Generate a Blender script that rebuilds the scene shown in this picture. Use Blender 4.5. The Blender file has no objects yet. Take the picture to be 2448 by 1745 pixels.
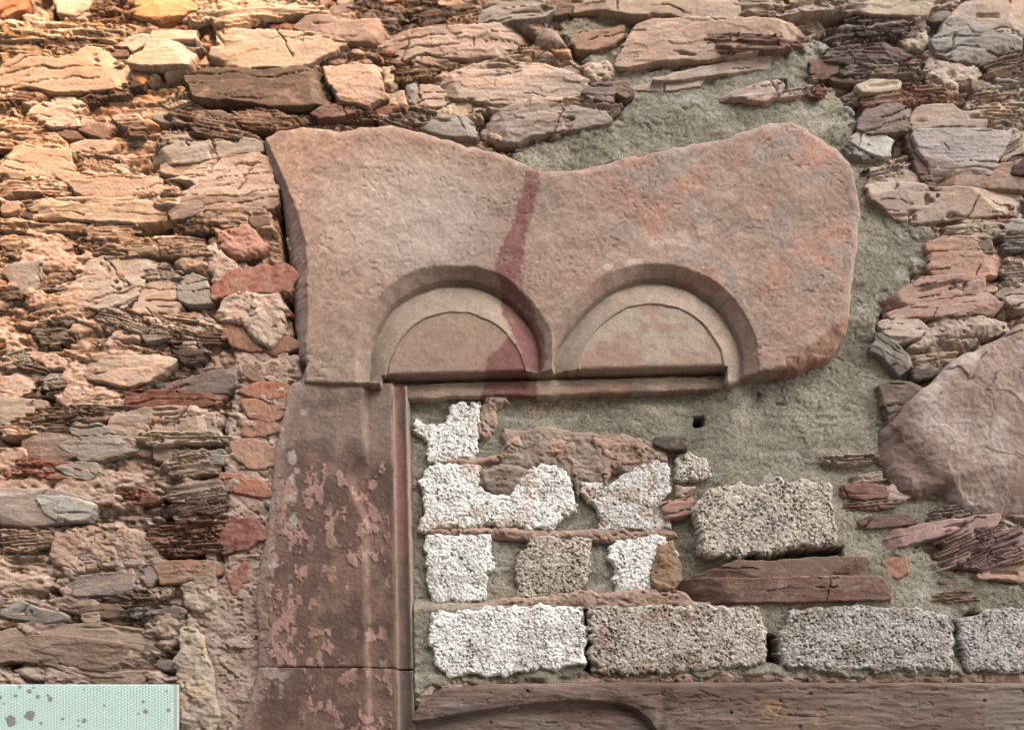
import bpy, math, random
import numpy as np
from mathutils import Vector

# ------------------------------------------------------------------ camera, sky, sun, exposure
SC = bpy.context.scene
COL = SC.collection
S = 0.0012                     # metres on the wall per photograph pixel
ZC = 2.75                       # height of the middle of the picture above the ground
CAM_D = 3.0
CAM_DROP = 1.1                 # the photographer's eye is below the middle of the picture

CAM0 = Vector((0, 0, ZC - CAM_DROP))
def wx(px): return (px - 1224.0) * S
def wz(py): return (872.5 - py) * S + ZC

cam_data = bpy.data.cameras.new('camera')
cam = bpy.data.objects.new('camera', cam_data)
COL.objects.link(cam)
cam.location = (0, -CAM_D, ZC - CAM_DROP)
cam.rotation_euler = (math.radians(90), 0, 0)
cam_data.sensor_width = 36
cam_data.lens = 36 * CAM_D / (2448 * S)
cam_data.shift_y = CAM_DROP / (2448 * S)
cam_data.clip_end = 500
SC.camera = cam

SUN_EL, SUN_AZ = math.radians(36), math.radians(30)      # azimuth towards the right of the view, out from the wall
world = bpy.data.worlds.new('World')
SC.world = world
world.use_nodes = True
wn = world.node_tree
wn.nodes.clear()
sky = wn.nodes.new('ShaderNodeTexSky'); sky.sky_type = 'NISHITA'; sky.sun_disc = False
sky.sun_elevation = SUN_EL
sky.sun_rotation = math.pi - SUN_AZ
sky.dust_density = 4.0
hs = wn.nodes.new('ShaderNodeHueSaturation'); hs.inputs['Saturation'].default_value = 0.2
bg = wn.nodes.new('ShaderNodeBackground'); bg.inputs['Strength'].default_value = 0.15
wo = wn.nodes.new('ShaderNodeOutputWorld')
wn.links.new(sky.outputs[0], hs.inputs['Color']); wn.links.new(hs.outputs[0], bg.inputs['Color'])
wn.links.new(bg.outputs[0], wo.inputs['Surface'])

sun_data = bpy.data.lights.new('sun', 'SUN')
sun_data.energy = 2.4
sun_data.angle = math.radians(10)
sun_data.color = (1.0, 0.54, 0.22)
sun = bpy.data.objects.new('sun', sun_data)
COL.objects.link(sun)
to_sun = Vector((math.cos(SUN_EL) * math.sin(SUN_AZ), -math.cos(SUN_EL) * math.cos(SUN_AZ), math.sin(SUN_EL)))
sun.rotation_euler = to_sun.to_track_quat('Z', 'Y').to_euler()
sun.location = (4, -6, 8)

SC.view_settings.view_transform = 'Standard'
SC.view_settings.look = 'None'
SC.view_settings.gamma = 1
SC.view_settings.exposure = 3.15
SC.render.engine = 'CYCLES'

# ------------------------------------------------------------------ noise, on numpy arrays
def h2(ix, iy, seed=0):
    n = (ix.astype(np.int64) * 374761393 + iy.astype(np.int64) * 668265263 + int(seed) * 1442695041) & 0xFFFFFFFF
    n = ((n ^ (n >> 13)) * 1274126177) & 0xFFFFFFFF
    n = ((n ^ (n >> 15)) * 2246822519) & 0xFFFFFFFF
    return ((n ^ (n >> 16)) & 0xFFFFFF) / float(0xFFFFFF)

def vn(x, y, seed=0):                      # value noise, -1..1
    ix, iy = np.floor(x), np.floor(y)
    fx, fy = x - ix, y - iy
    fx = fx * fx * fx * (fx * (fx * 6 - 15) + 10); fy = fy * fy * fy * (fy * (fy * 6 - 15) + 10)
    a, b = h2(ix, iy, seed), h2(ix + 1, iy, seed)
    c, d = h2(ix, iy + 1, seed), h2(ix + 1, iy + 1, seed)
    return ((a * (1 - fx) + b * fx) * (1 - fy) + (c * (1 - fx) + d * fx) * fy) * 2 - 1

def fbm(x, y, seed=0, octv=4, gain=.5):
    s, a, t = 0, 1., 0.
    for i in range(octv):
        s = s + a * vn(x + 17.3 * i, y - 9.1 * i, seed + i); t += a
        a *= gain; x = x * 2.03; y = y * 2.03
    return s / t

def worley(x, y, seed=0):                  # distance to nearest and second point, and the cell's random number
    ix, iy = np.floor(x), np.floor(y)
    f1 = np.full(x.shape, 9.); f2 = f1.copy(); idn = np.zeros(x.shape)
    for dx in (-1, 0, 1):
        for dy in (-1, 0, 1):
            cx, cy = ix + dx, iy + dy
            d = np.hypot(cx + h2(cx, cy, seed) - x, cy + h2(cx, cy, seed + 7) - y)
            near = d < f1
            f2 = np.where(near, f1, np.minimum(f2, d))
            idn = np.where(near, h2(cx, cy, seed + 13), idn)
            f1 = np.where(near, d, f1)
    return f1, f2, idn

def sstep(a, b, x):
    t = np.clip((x - a) / (b - a), 0, 1)
    return t * t * (3 - 2 * t)

def sdist(poly, x, y):                     # signed distance in pixels, positive inside
    p = np.asarray(poly, float); q = np.roll(p, -1, 0)
    best = np.full(x.shape, 1e18); ins = np.zeros(x.shape, bool)
    for (ax, ay), (bx, by) in zip(p, q):
        ex, ey = bx - ax, by - ay
        l2 = ex * ex + ey * ey + 1e-9
        t = np.clip(((x - ax) * ex + (y - ay) * ey) / l2, 0, 1)
        best = np.minimum(best, (x - ax - t * ex) ** 2 + (y - ay - t * ey) ** 2)
        if ay != by:
            c = ((ay > y) != (by > y)) & (x < (bx - ax) * (y - ay) / (by - ay) + ax)
            ins ^= c
    d = np.sqrt(best)
    return np.where(ins, d, -d)

def ldist(line, x, y):                     # distance to an open polyline
    best = np.full(x.shape, 1e18)
    for (ax, ay), (bx, by) in zip(line[:-1], line[1:]):
        ex, ey = bx - ax, by - ay
        t = np.clip(((x - ax) * ex + (y - ay) * ey) / (ex * ex + ey * ey + 1e-9), 0, 1)
        best = np.minimum(best, (x - ax - t * ex) ** 2 + (y - ay - t * ey) ** 2)
    return np.sqrt(best)

def lin(c):
    c = np.asarray(c, float) / 255.
    return np.where(c <= .04045, c / 12.92, ((c + .055) / 1.055) ** 2.4)

ALB = 0.46                                 # picture tone to base colour
def col(c):
    v = lin(c) * ALB
    return v * .80 + .20 * float(v @ np.array([.21, .72, .07]))

# ------------------------------------------------------------------ places: zoomed sheets of the photograph to pixels
OFF = dict(A=(0, 0), B=(600, 0), C=(1200, 0), D=(1748, 0), E=(0, 400), F=(600, 400), G=(1200, 400), H=(1748, 400),
           I=(0, 800), J=(600, 800), K=(1200, 800), L=(1748, 800), M=(0, 1245), N=(600, 1245), O=(1200, 1245), P=(1748, 1245))
def pts(reg, s):
    v = [tuple(float(n) for n in t.split(',')) for t in s.split()]
    if reg == 'Q': return [(x * 1.0746, y * 1.0746) for x, y in v]
    if reg == 'X': return v
    ox, oy = OFF[reg]
    return [(ox + x * 10 / 3.249, oy + y * 10 / 3.249) for x, y in v]

# ------------------------------------------------------------------ materials
def material(name, scale, contrast, bump, bump_scale, rough=.9, stretch=1.0, speck=0.0, spec=.25, cells=0, dark=.1):
    m = bpy.data.materials.new(name); m.use_nodes = True
    nt = m.node_tree; nd = nt.nodes; ln = nt.links
    b = nd['Principled BSDF']
    at = nd.new('ShaderNodeAttribute'); at.attribute_name = 'tint'
    geo = nd.new('ShaderNodeNewGeometry')
    mp = nd.new('ShaderNodeMapping'); mp.inputs['Scale'].default_value = (1, 1, stretch)
    ln.new(geo.outputs['Position'], mp.inputs['Vector'])
    n1 = nd.new('ShaderNodeTexNoise'); n1.inputs['Scale'].default_value = scale
    n1.inputs['Detail'].default_value = 6; n1.inputs['Roughness'].default_value = .7
    ln.new(mp.outputs[0], n1.inputs['Vector'])
    mr = nd.new('ShaderNodeMapRange')
    mr.inputs['From Min'].default_value = .3; mr.inputs['From Max'].default_value = .7
    mr.inputs['To Min'].default_value = 1 - contrast; mr.inputs['To Max'].default_value = 1 + contrast
    ln.new(n1.outputs['Fac'], mr.inputs['Value'])
    mul = nd.new('ShaderNodeVectorMath'); mul.operation = 'SCALE'
    ln.new(at.outputs['Color'], mul.inputs[0]); ln.new(mr.outputs[0], mul.inputs['Scale'])
    out = mul.outputs[0]
    if speck:
        n3 = nd.new('ShaderNodeTexNoise'); n3.inputs['Scale'].default_value = 420; n3.inputs['Detail'].default_value = 2
        ln.new(geo.outputs['Position'], n3.inputs['Vector'])
        r3 = nd.new('ShaderNodeMapRange'); r3.inputs['From Min'].default_value = .33; r3.inputs['From Max'].default_value = .67
        r3.inputs['To Min'].default_value = 1 - speck; r3.inputs['To Max'].default_value = 1 + speck
        ln.new(n3.outputs['Fac'], r3.inputs['Value'])
        m2 = nd.new('ShaderNodeVectorMath'); m2.operation = 'SCALE'
        ln.new(out, m2.inputs[0]); ln.new(r3.outputs[0], m2.inputs['Scale']); out = m2.outputs[0]
    if cells:                                   # crisp grains of aggregate, a few of them dark
        vo = nd.new('ShaderNodeTexVoronoi'); vo.inputs['Scale'].default_value = cells
        ln.new(geo.outputs['Position'], vo.inputs['Vector'])
        sx = nd.new('ShaderNodeSeparateColor'); ln.new(vo.outputs['Color'], sx.inputs[0])
        rp = nd.new('ShaderNodeValToRGB'); e = rp.color_ramp.elements
        e[0].position = 0.0; e[0].color = (.36, .34, .31, 1)
        e[1].position = 1.0; e[1].color = (1.18, 1.17, 1.15, 1)
        for ps, v in ((dark, .45), (dark + .05, .78), (.6, 1.0)):
            k = e.new(ps); k.color = (v, v * .985, v * .96, 1)
        ln.new(sx.outputs[0], rp.inputs['Fac'])
        m3 = nd.new('ShaderNodeVectorMath'); m3.operation = 'MULTIPLY'
        ln.new(out, m3.inputs[0]); ln.new(rp.outputs['Color'], m3.inputs[1]); out = m3.outputs[0]
    ln.new(out, b.inputs['Base Color'])
    n2 = nd.new('ShaderNodeTexNoise'); n2.inputs['Scale'].default_value = bump_scale
    n2.inputs['Detail'].default_value = 5; n2.inputs['Roughness'].default_value = .65
    ln.new(mp.outputs[0], n2.inputs['Vector'])
    bp = nd.new('ShaderNodeBump'); bp.inputs['Strength'].default_value = bump; bp.inputs['Distance'].default_value = .0025
    ln.new(n2.outputs['Fac'], bp.inputs['Height']); ln.new(bp.outputs[0], b.inputs['Normal'])
    b.inputs['Roughness'].default_value = rough
    b.inputs['Specular IOR Level'].default_value = spec
    return m

MAT = dict(
    slate=material('slate', 70, .24, .6, 260, .85, 4.5, .14),
    slab=material('slate_face', 60, .20, .5, 300, .85, 2.2, .14),
    rubble=material('rubble', 70, .16, .6, 160, .95, 1.2, .12),
    earth=material('earth_mortar', 55, .16, .7, 190, .97, 1.3, .16),
    cement=material('cement', 40, .14, .7, 330, .95, 1.0, .24, cells=330, dark=.05),
    sandstone=material('sandstone', 38, .12, .5, 360, .92, 1.0, .20),
    breeze=material('breeze_block', 160, .18, .25, 420, .97, 1.0, .16, cells=250, dark=.10),
    brick=material('brick', 80, .15, .5, 220, .93, 1.0, .12),
    timber=material('grained_lintel', 40, .16, .45, 140, .85, 5.0, .08),
    panel=material('mint_sheet', 60, .03, .03, 200, .45, 1.0, .0, .5),
)

# ------------------------------------------------------------------ height fields to meshes
def grid_mesh(name, xs, ys, hh, mask, tint, mat, parent=None, org=None, ref=0.):
    ny, nx = hh.shape
    X, Y = np.meshgrid(xs, ys)
    cx, cy = (org if org else (float(X[mask].mean()), float(Y[mask].mean())))
    idx = np.full(hh.shape, -1, np.int64); idx[mask] = np.arange(int(mask.sum()))
    co = np.empty((int(mask.sum()), 3))
    co[:, 0] = (X[mask] - cx) * S; co[:, 1] = -hh[mask] * .001; co[:, 2] = -(Y[mask] - cy) * S
    a, b, c, d = idx[:-1, :-1], idx[1:, :-1], idx[1:, 1:], idx[:-1, 1:]
    ok = (a >= 0) & (b >= 0) & (c >= 0) & (d >= 0)
    quads = np.stack([a[ok], b[ok], c[ok], d[ok]], 1)
    me = bpy.data.meshes.new(name)
    me.vertices.add(len(co)); me.vertices.foreach_set('co', co.ravel())
    me.loops.add(quads.size); me.loops.foreach_set('vertex_index', quads.ravel().astype(np.int32))
    me.polygons.add(len(quads)); me.polygons.foreach_set('loop_start', np.arange(0, quads.size, 4, dtype=np.int32))
    me.polygons.foreach_set('use_smooth', np.ones(len(quads), bool))
    me.update(calc_edges=True)
    at = me.color_attributes.new('tint', 'FLOAT_COLOR', 'POINT')
    cl = np.ones((len(co), 4)); cl[:, :3] = np.clip(tint[mask], .004, .9)
    at.data.foreach_set('color', cl.ravel().astype(np.float32))
    me.materials.append(MAT[mat])
    o = bpy.data.objects.new(name, me); COL.objects.link(o)
    loc = Vector((wx(cx), 0, wz(cy)))
    loc -= (loc - CAM0) * (ref * .001 / CAM_D); loc.y = 0
    if parent: o.parent = parent; loc = loc - parent.location
    o.location = loc
    return o

def thing(name, label, cat, loc, group=None):
    o = bpy.data.objects.new(name, None); COL.objects.link(o)
    o.location = loc; o.empty_display_size = .05
    o['label'] = label; o['category'] = cat
    if group: o['group'] = group
    return o

def tag(o, label, cat, group=None):
    o['label'] = label; o['category'] = cat
    if group: o['group'] = group
    return o

def box_mesh(name, x0, x1, y0, y1, z0, z1, mat, tint, parent=None):
    v = [(x, y, z) for x in (x0, x1) for y in (y0, y1) for z in (z0, z1)]
    f = [(0, 1, 3, 2), (4, 6, 7, 5), (0, 4, 5, 1), (2, 3, 7, 6), (0, 2, 6, 4), (1, 5, 7, 3)]
    me = bpy.data.meshes.new(name); me.from_pydata(v, [], f); me.update()
    at = me.color_attributes.new('tint', 'FLOAT_COLOR', 'POINT')
    at.data.foreach_set('color', np.tile(np.append(tint, 1.), 8).astype(np.float32))
    me.materials.append(MAT[mat])
    o = bpy.data.objects.new(name, me); COL.objects.link(o)
    if parent: o.parent = parent; o.location = -parent.location
    return o

PARAM = dict(  # round-off px, layer period px, layer mm, groove mm, lump mm, edge warp px
    S=(0, 8, 6.5, 17.0, 3.0, 6), F=(1.6, 24, 1.6, 14.0, 2.2, 5), R=(16, 0, 0, 0, 5.5, 8),
    C=(0, 0, 0, 0, 1.5, 3), K=(3.5, 0, 0, 0, 3.0, 8), B=(30, 0, 0, 0, 4.0, 5), G=(9, 0, 0, 0, 2.0, 12))

GROW = 6.0
def axis_angle(poly):
    p = np.asarray(poly, float); p = p - p.mean(0)
    w, v = np.linalg.eigh(p.T @ p)
    if w[1] < 2.2 * w[0]: return -.04
    a = math.atan2(v[1, 1], v[0, 1])
    if a > math.pi / 2: a -= math.pi
    if a < -math.pi / 2: a += math.pi
    return max(-.5, min(.5, a)) if abs(a) < 1.0 else -.04

def stone_field(poly, kind, depth, colour, seed, step, colour2=None, back=55.):
    rnd = random.Random(seed)
    p = np.asarray(poly, float)
    m = 14
    xs = np.arange(p[:, 0].min() - m, p[:, 0].max() + m + step, step)
    ys = np.arange(p[:, 1].min() - m, p[:, 1].max() + m + step, step)
    X, Y = np.meshgrid(xs, ys)
    rr, per, lay, grv, lump, warp = PARAM[kind]
    size = min(np.ptp(p[:, 0]), np.ptp(p[:, 1]))
    warp = min(warp, size * .14)
    wxn = fbm(X / 34, Y / 26, seed, 3) * warp + vn(X / 9, Y / 7, seed + 5) * warp * .28
    wyn = fbm(X / 30, Y / 30, seed + 31, 3) * warp + vn(X / 10, Y / 6, seed + 8) * warp * .28
    ang = axis_angle(poly) + rnd.uniform(-.04, .04)
    cx, cy = p[:, 0].mean(), p[:, 1].mean()
    ca, sa = math.cos(ang), math.sin(ang)
    U = (X - cx) * ca + (Y - cy) * sa
    V = -(X - cx) * sa + (Y - cy) * ca
    if kind in 'SF':
        q = V / per + .9 * fbm(U / 130, V / 60, seed + 1, 3) + .08 * vn(U / 14, V / 9, seed + 2)
        L = np.floor(q); f = q - L
        ln_ = np.hypot(np.ptp(p[:, 0]), np.ptp(p[:, 1]))
        off = (h2(L, L * 0, seed + 71) - .5) * min(30. if kind == 'S' else 12., .22 * ln_)       # every bed breaks off at its own length
        s1, s2, sid = worley((U + off) / 24, V / 9, seed + 73)
        jag = (sid - .5) * (8 if kind == 'S' else 5) * min(1., size / 40.)
        sd = sdist(poly, X + wxn * .6 + off * ca + jag, Y + wyn * .5 + off * sa + jag * .35) + GROW
    else:
        sd = sdist(poly, X + wxn, Y + wyn) + (7 if kind == 'K' else 2)
    mask = sd > -8
    h = np.full(X.shape, float(depth))
    tint = np.empty(X.shape + (3,)); base = col(colour)
    val = 1 + .13 * fbm(X / 45, Y / 30, seed + 50, 3)
    mixw = np.zeros(X.shape)
    if kind in 'SF':
        big = min(1., size / 60.)
        ro_ = rnd.uniform(.35, .95) if kind == 'S' else rnd.uniform(.10, .55)      # some split clean, some weather into ridges
        h += (rnd.uniform(-.04, .04) * U + rnd.uniform(-.18, .06) * V) * big
        for _ in range(3):                                        # broken facets
            t = rnd.uniform(0, 2 * math.pi); k = rnd.uniform(.15, .6) * big
            ext = abs(math.cos(t)) * np.ptp(p[:, 0]) / 2 + abs(math.sin(t)) * np.ptp(p[:, 1]) / 2
            h -= np.maximum(0, math.cos(t) * (X - cx) + math.sin(t) * (Y - cy) - ext * rnd.uniform(.4, .8) + 3 * vn(X / 14, Y / 14, seed + 77)) * k
        ub = np.floor(U / (60 + 60 * h2(L, L * 0, seed + 3)) + h2(L, L * 0 + 3, seed + 4) * 9 + .22 * vn(U / 9, V / 4, seed + 44))
        prot = h2(L, ub, seed + 6) - .5
        h += (lay * 2 * prot + lay * .5 * (.5 - f)) * ro_
        dl = np.minimum(f, 1 - f) * per
        open_ = sstep(.0, .35, vn(U / 55, L * 3.7, seed + 9))
        h -= grv * np.exp(-(dl / 1.5) ** 2) * open_ * (ro_ if kind == 'S' else big * (h2(L, L * 0, seed + 81) > .66))
        # thin bedding cracks
        c1 = np.abs(vn(U / (70 if kind == 'S' else 150), V / (8.5 if kind == 'S' else 13), seed + 21) + (.25 if kind == 'S' else .08) * vn(U / 14, V / 9, seed + 22))
        gate = sstep(.0, .3, fbm(U / 60, V / 22, seed + 23, 2))
        h -= (14 if kind == 'S' else 11) * np.exp(-(c1 / (.19 if kind == 'S' else .14)) ** 2) * gate * (ro_ if kind == 'S' else big * sstep(.2, .45, fbm(U / 90, V / 30, seed + 82, 2)))
        # splinters: angular shards of sheet standing at different depths
        w1, w2, wid = worley(U / 58 + .25 * vn(U / 20, V / 10, seed + 35), V / 12. + .2 * vn(U / 25, V / 9, seed + 36), seed + 33)
        h += (wid - .5) * (6 if kind == 'F' else 9.0) * ro_
        h -= (9 if kind == 'F' else 13) * np.exp(-((w2 - w1) / .08) ** 2) * sstep(.05, .35, vn(U / 70, V / 20, seed + 37)) * (ro_ if kind == 'S' else 0)
        fine = vn(U / 34, V / 3.4, seed + 11) * .6 + vn(U / 13, V / 4.6, seed + 12) * .4
        h += fine * (1.9 if kind == 'S' else 1.1) * ro_ + fbm(X / 40, Y / 26, seed + 13, 2) * lump * .35 + fbm(X / 6, Y / 4.5, seed + 14, 2) * .8
        jn = np.abs(vn(U / 75 + rnd.uniform(-.5, .5) * V / 40, V / 300, seed + 15) + .08 * vn(U / 12, V / 10, seed + 17))
        h -= (11 if kind == 'F' else 5) * np.exp(-(jn / .03) ** 2) * sstep(.15, .35, vn(U / 60, V / 40, seed + 16))
        val = val + .24 * prot * ro_ + .16 * fine * (.4 + ro_) + .16 * (wid - .5)
        mixw = sstep(.0, .4, fbm(U / 70, V / 22, seed + 20, 4))
    elif kind == 'R':
        h += fbm(X / 34, Y / 26, seed + 1, 4) * lump * 1.5 + fbm(X / 9, Y / 7, seed + 2, 3) * 2.6 - 6 * sstep(.35, .6, vn(X / 8, Y / 6, seed + 3)) * sstep(0, .3, vn(X / 30, Y / 30, seed + 4))
        mixw = sstep(.1, .5, fbm(X / 40, Y / 30, seed + 20, 4))
    elif kind == 'C':
        mx = max(float(sd.max()), 1.)
        t = np.clip(sd / mx, 0, 1)
        h = depth * np.sqrt(np.clip(1 - (1 - t) ** 2, 0, 1)) + fbm(X / 30, Y / 22, seed + 1, 4) * lump * 2 + vn(X / 5, Y / 5, seed + 2) * .4
        mixw = sstep(.0, .4, fbm(X / 45, Y / 30, seed + 20, 4))
    elif kind in 'KB':
        if kind == 'B':
            fd = np.maximum(0, (cx - 62 - X) + (Y - cy) * .55 + 60 * fbm(X / 90, Y / 90, seed + 9, 4)); h -= np.sqrt(fd * fd + 14. ** 2) * .26 - 14 * .26
            b1, b2, bid = worley(X / 120 + .3 * fbm(X / 60, Y / 60, seed + 91, 3), Y / 90 + .3 * fbm(X / 60, Y / 60, seed + 92, 3), seed + 90); h += (bid - .5) * 7 + 5 * np.minimum(b1, .6)
            fd2 = np.maximum(0, (Y - cy - 105) + (X - cx) * .3); h -= fd2 * .3
        h += fbm(X / 60, Y / 50, seed + 1, 5, .55) * lump * (1 if kind == 'K' else 1.3) + fbm(X / 8, Y / 8, seed + 2, 2) * 1.5
        mixw = sstep(.05, .45, fbm(X / 60, Y / 50, seed + 20, 4))
        if kind == 'B': mixw = np.clip(sstep(-40, 60, fd - 30 + 90 * fbm(X / 70, Y / 60, seed + 19, 5)), 0, 1)
    elif kind == 'G':
        wh = sum(colour) >= 620
        jx, jy = X, Y
        f1, f2, cid = worley(jx / 6.4, jy / 6.0, seed + 2)
        g1, g2, cid2 = worley(jx / 13, jy / 12, seed + 3)
        h += fbm(X / 50, Y / 42, seed + 1, 4) * 3.4 + 2.4 * (1 - np.clip(f1 / .75, 0, 1) ** 2) * (.4 + .9 * cid) + 2.2 * (cid2 - .5)
        hole = (cid > (.93 if wh else .80)) * sstep(.52, .30, f1) * (.5 + .8 * cid2)
        clus = sstep(-.45, .1, fbm(X / 26, Y / 26, seed + 67, 2))
        h -= 9.0 * hole * clus + 5 * sstep(.10, .0, g2 - g1) * sstep(.1, .4, vn(X / 20, Y / 20, seed + 68))
        val = val + .42 * (cid - .5) * (.6 if wh else 1.25)
        val = np.where(cid > (.985 if wh else .93), val * .6, val)     # dark cinders in the aggregate
        val = val * (1.30 if wh else 1.18)
        mixw = sstep(.08, .42, fbm(X / 60, Y / 42, seed + 20, 4))
    if rr:
        t = np.clip(sd / rr, 0, 1)
        h -= (1 - np.sqrt(np.clip(1 - (1 - t) ** 2, 0, 1))) * rr * (.75 if kind != 'B' else .9)
    h -= back * sstep(0, 5 if kind in 'SF' else 7, -sd)
    c2 = col(colour2) if colour2 is not None else base * np.array([1.1, .98, .88]) * rnd.choice([.72, .85, 1.2])
    w = (mixw * .75)[..., None]
    tint[:] = (base * (1 - w) + c2 * w) * val[..., None]
    if kind == 'B':
        pb_ = (sstep(.0, .5, fbm(X / 70, Y / 60, seed + 71, 4)) * (1 - mixw) * .6)[..., None]
        tint = tint * (1 - pb_) + col((214, 194, 180)) * pb_
    if kind == 'K': tint = tint * .5 + .5 * col((190, 152, 130)) * sstep(-.6, .4, fbm(X / 14, Y / 12, seed + 72, 3))[..., None] + .5 * tint * (1 - sstep(-.6, .4, fbm(X / 14, Y / 12, seed + 72, 3)))[..., None]
    dust = sstep(.25, .6, fbm(X / 26, Y / 16, seed + 70, 3))[..., None] * (.35 if kind in 'SF' else .15)
    tint = tint * (1 - dust) + col((205, 168, 140)) * dust
    return xs, ys, h, mask, tint

KMAT = dict(S='slate', F='slab', R='rubble', C='rubble', K='brick', B='sandstone', G='breeze')
_seed = [100]
def in_opening(poly):
    p = np.asarray(poly).mean(0)
    return 950 < p[0] < 1720 and 905 < p[1] < 1425
def stone(name, poly, kind, depth, colour, parent=None, step=2.3, colour2=None, mat=None):
    _seed[0] += 97
    if in_opening(poly): depth -= 15
    xs, ys, h, m, t = stone_field(poly, kind, depth, colour, _seed[0], step, colour2)
    return grid_mesh(name, xs, ys, h, m, t, mat or KMAT[kind], parent, ref=depth)

# ------------------------------------------------------------------ ground and an unseen house shape added to throw the shade
gm = bpy.data.meshes.new('ground')
gm.from_pydata([(-60, -60, 0), (60, -60, 0), (60, 60, 0), (-60, 60, 0)], [], [(0, 1, 2, 3)]); gm.update()
ga = gm.color_attributes.new('tint', 'FLOAT_COLOR', 'POINT')
ga.data.foreach_set('color', np.tile([.16, .14, .12, 1.], 4).astype(np.float32))
gm.materials.append(MAT['earth'])
ground = bpy.data.objects.new('ground', gm); COL.objects.link(ground); ground['kind'] = 'structure'

HD = 8.0                                   # distance of the added shade house
def shade_point(px, py):                   # where the sun's ray to this point of the wall passes the house front
    k = HD / (math.cos(SUN_EL) * math.cos(SUN_AZ))
    return (wx(px) + to_sun.x * k, wz(py) + to_sun.z * k)
ax_, az_ = shade_point(-300, 860)
bx_, bz_ = shade_point(960, -250)
sl = (bz_ - az_) / (bx_ - ax_)
house = thing('added_shade_house', 'added gabled house shape, unseen behind the viewer, shading most of the wall', 'house', (ax_, -HD, 0))
rx = ax_ + 4.4; rz = az_ + sl * 4.4
ex0 = ax_ - 1.2; ez0 = az_ - sl * 1.2
ex1 = rx + 3.6; ez1 = rz - sl * 1.9 * 3.6
def prism(name, prof, y0, y1, mat, tint, parent):
    n = len(prof)
    v = [(x, y0, z) for x, z in prof] + [(x, y1, z) for x, z in prof]
    f = [tuple(range(n)), tuple(range(2 * n - 1, n - 1, -1))] + [(i, i + n, (i + 1) % n + n, (i + 1) % n) for i in range(n)]
    me = bpy.data.meshes.new(name); me.from_pydata(v, [], f); me.update()
    at = me.color_attributes.new('tint', 'FLOAT_COLOR', 'POINT')
    at.data.foreach_set('color', np.tile(np.append(tint, 1.), 2 * n).astype(np.float32))
    me.materials.append(MAT[mat])
    o = bpy.data.objects.new(name, me); COL.objects.link(o)
    o.parent = parent; o.location = -parent.location
    return o
prism('wall', [(ex0 + .4, 0), (ex1 - .4, 0), (ex1 - .4, ez1 + .1), (rx, rz - .25), (ex0 + .4, ez0 + .1)], -HD - 6, -HD, 'cement', col((120, 108, 98)), house)
prism('roof', [(ex0, ez0), (rx, rz), (ex1, ez1), (ex1, ez1 - .2), (rx, rz - .22), (ex0, ez0 - .2)], -HD - 6.3, -HD + .3, 'slate', col((110, 100, 100)), house)

# unseen taller block added to cut sky light from the left
row = thing('added_sky_blocker', 'added tall block, unseen behind the viewer, cutting sky light from the left', 'house', (-8, -HD, 0))
TH = az_ + 1.0
prism('wall', [(-22, 0), (ex0 - .3, 0), (ex0 - .3, TH), (-22, TH)], -HD - 7, -HD + .02, 'cement', col((120, 108, 98)), row)
prism('roof', [(-22.3, TH + .002), (ex0 - .1, TH + .002), (ex0 - .9, TH + 2.0), (-22.3, TH + 2.0)], -HD - 7.2, -HD - .4, 'slate', col((96, 90, 90)), row)

# ------------------------------------------------------------------ the rubble wall
wall = thing('rubble_wall', 'old rubble wall of layered pinkish slate in earth mortar', 'wall', (0, 0, 0))

cpoly = pts('Q', '1140,345 1190,312 1300,290 1375,270 1400,225 1290,130 1240,75 1262,45 1330,30 1420,35 1390,100 1372,150 1500,160 '
            '1700,125 1840,92 1842,120 1800,185 1870,220 1905,250 1885,290 1945,330 1995,395 1960,440 1990,490 2085,520 2060,590 2010,650 '
            '1960,690 1945,740 2010,810 2040,850 1990,900 1975,980 1985,1060 2110,1100 2135,1150 2020,1215 2100,1265 2185,1295 2300,1300 '
            '2300,1368 2132,1368 2132,1505 1310,1505 1300,1520 960,1530 925,1560 905,1500 895,1200 885,860 1000,700 1150,400')

PAL = dict(l=(208, 182, 152), p=(202, 174, 152), t=(188, 158, 132), o=(200, 148, 100), g=(170, 158, 146), b=(140, 110, 90),
           d=(104, 84, 72), r=(160, 104, 80), v=(146, 124, 112), k=(180, 106, 74), m=(203, 164, 136))
NAMES = dict(S='layered_slate', F='slate_slab', R='rubble_lump', C='cobble', K='brick_fragment', B='boulder')

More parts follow.
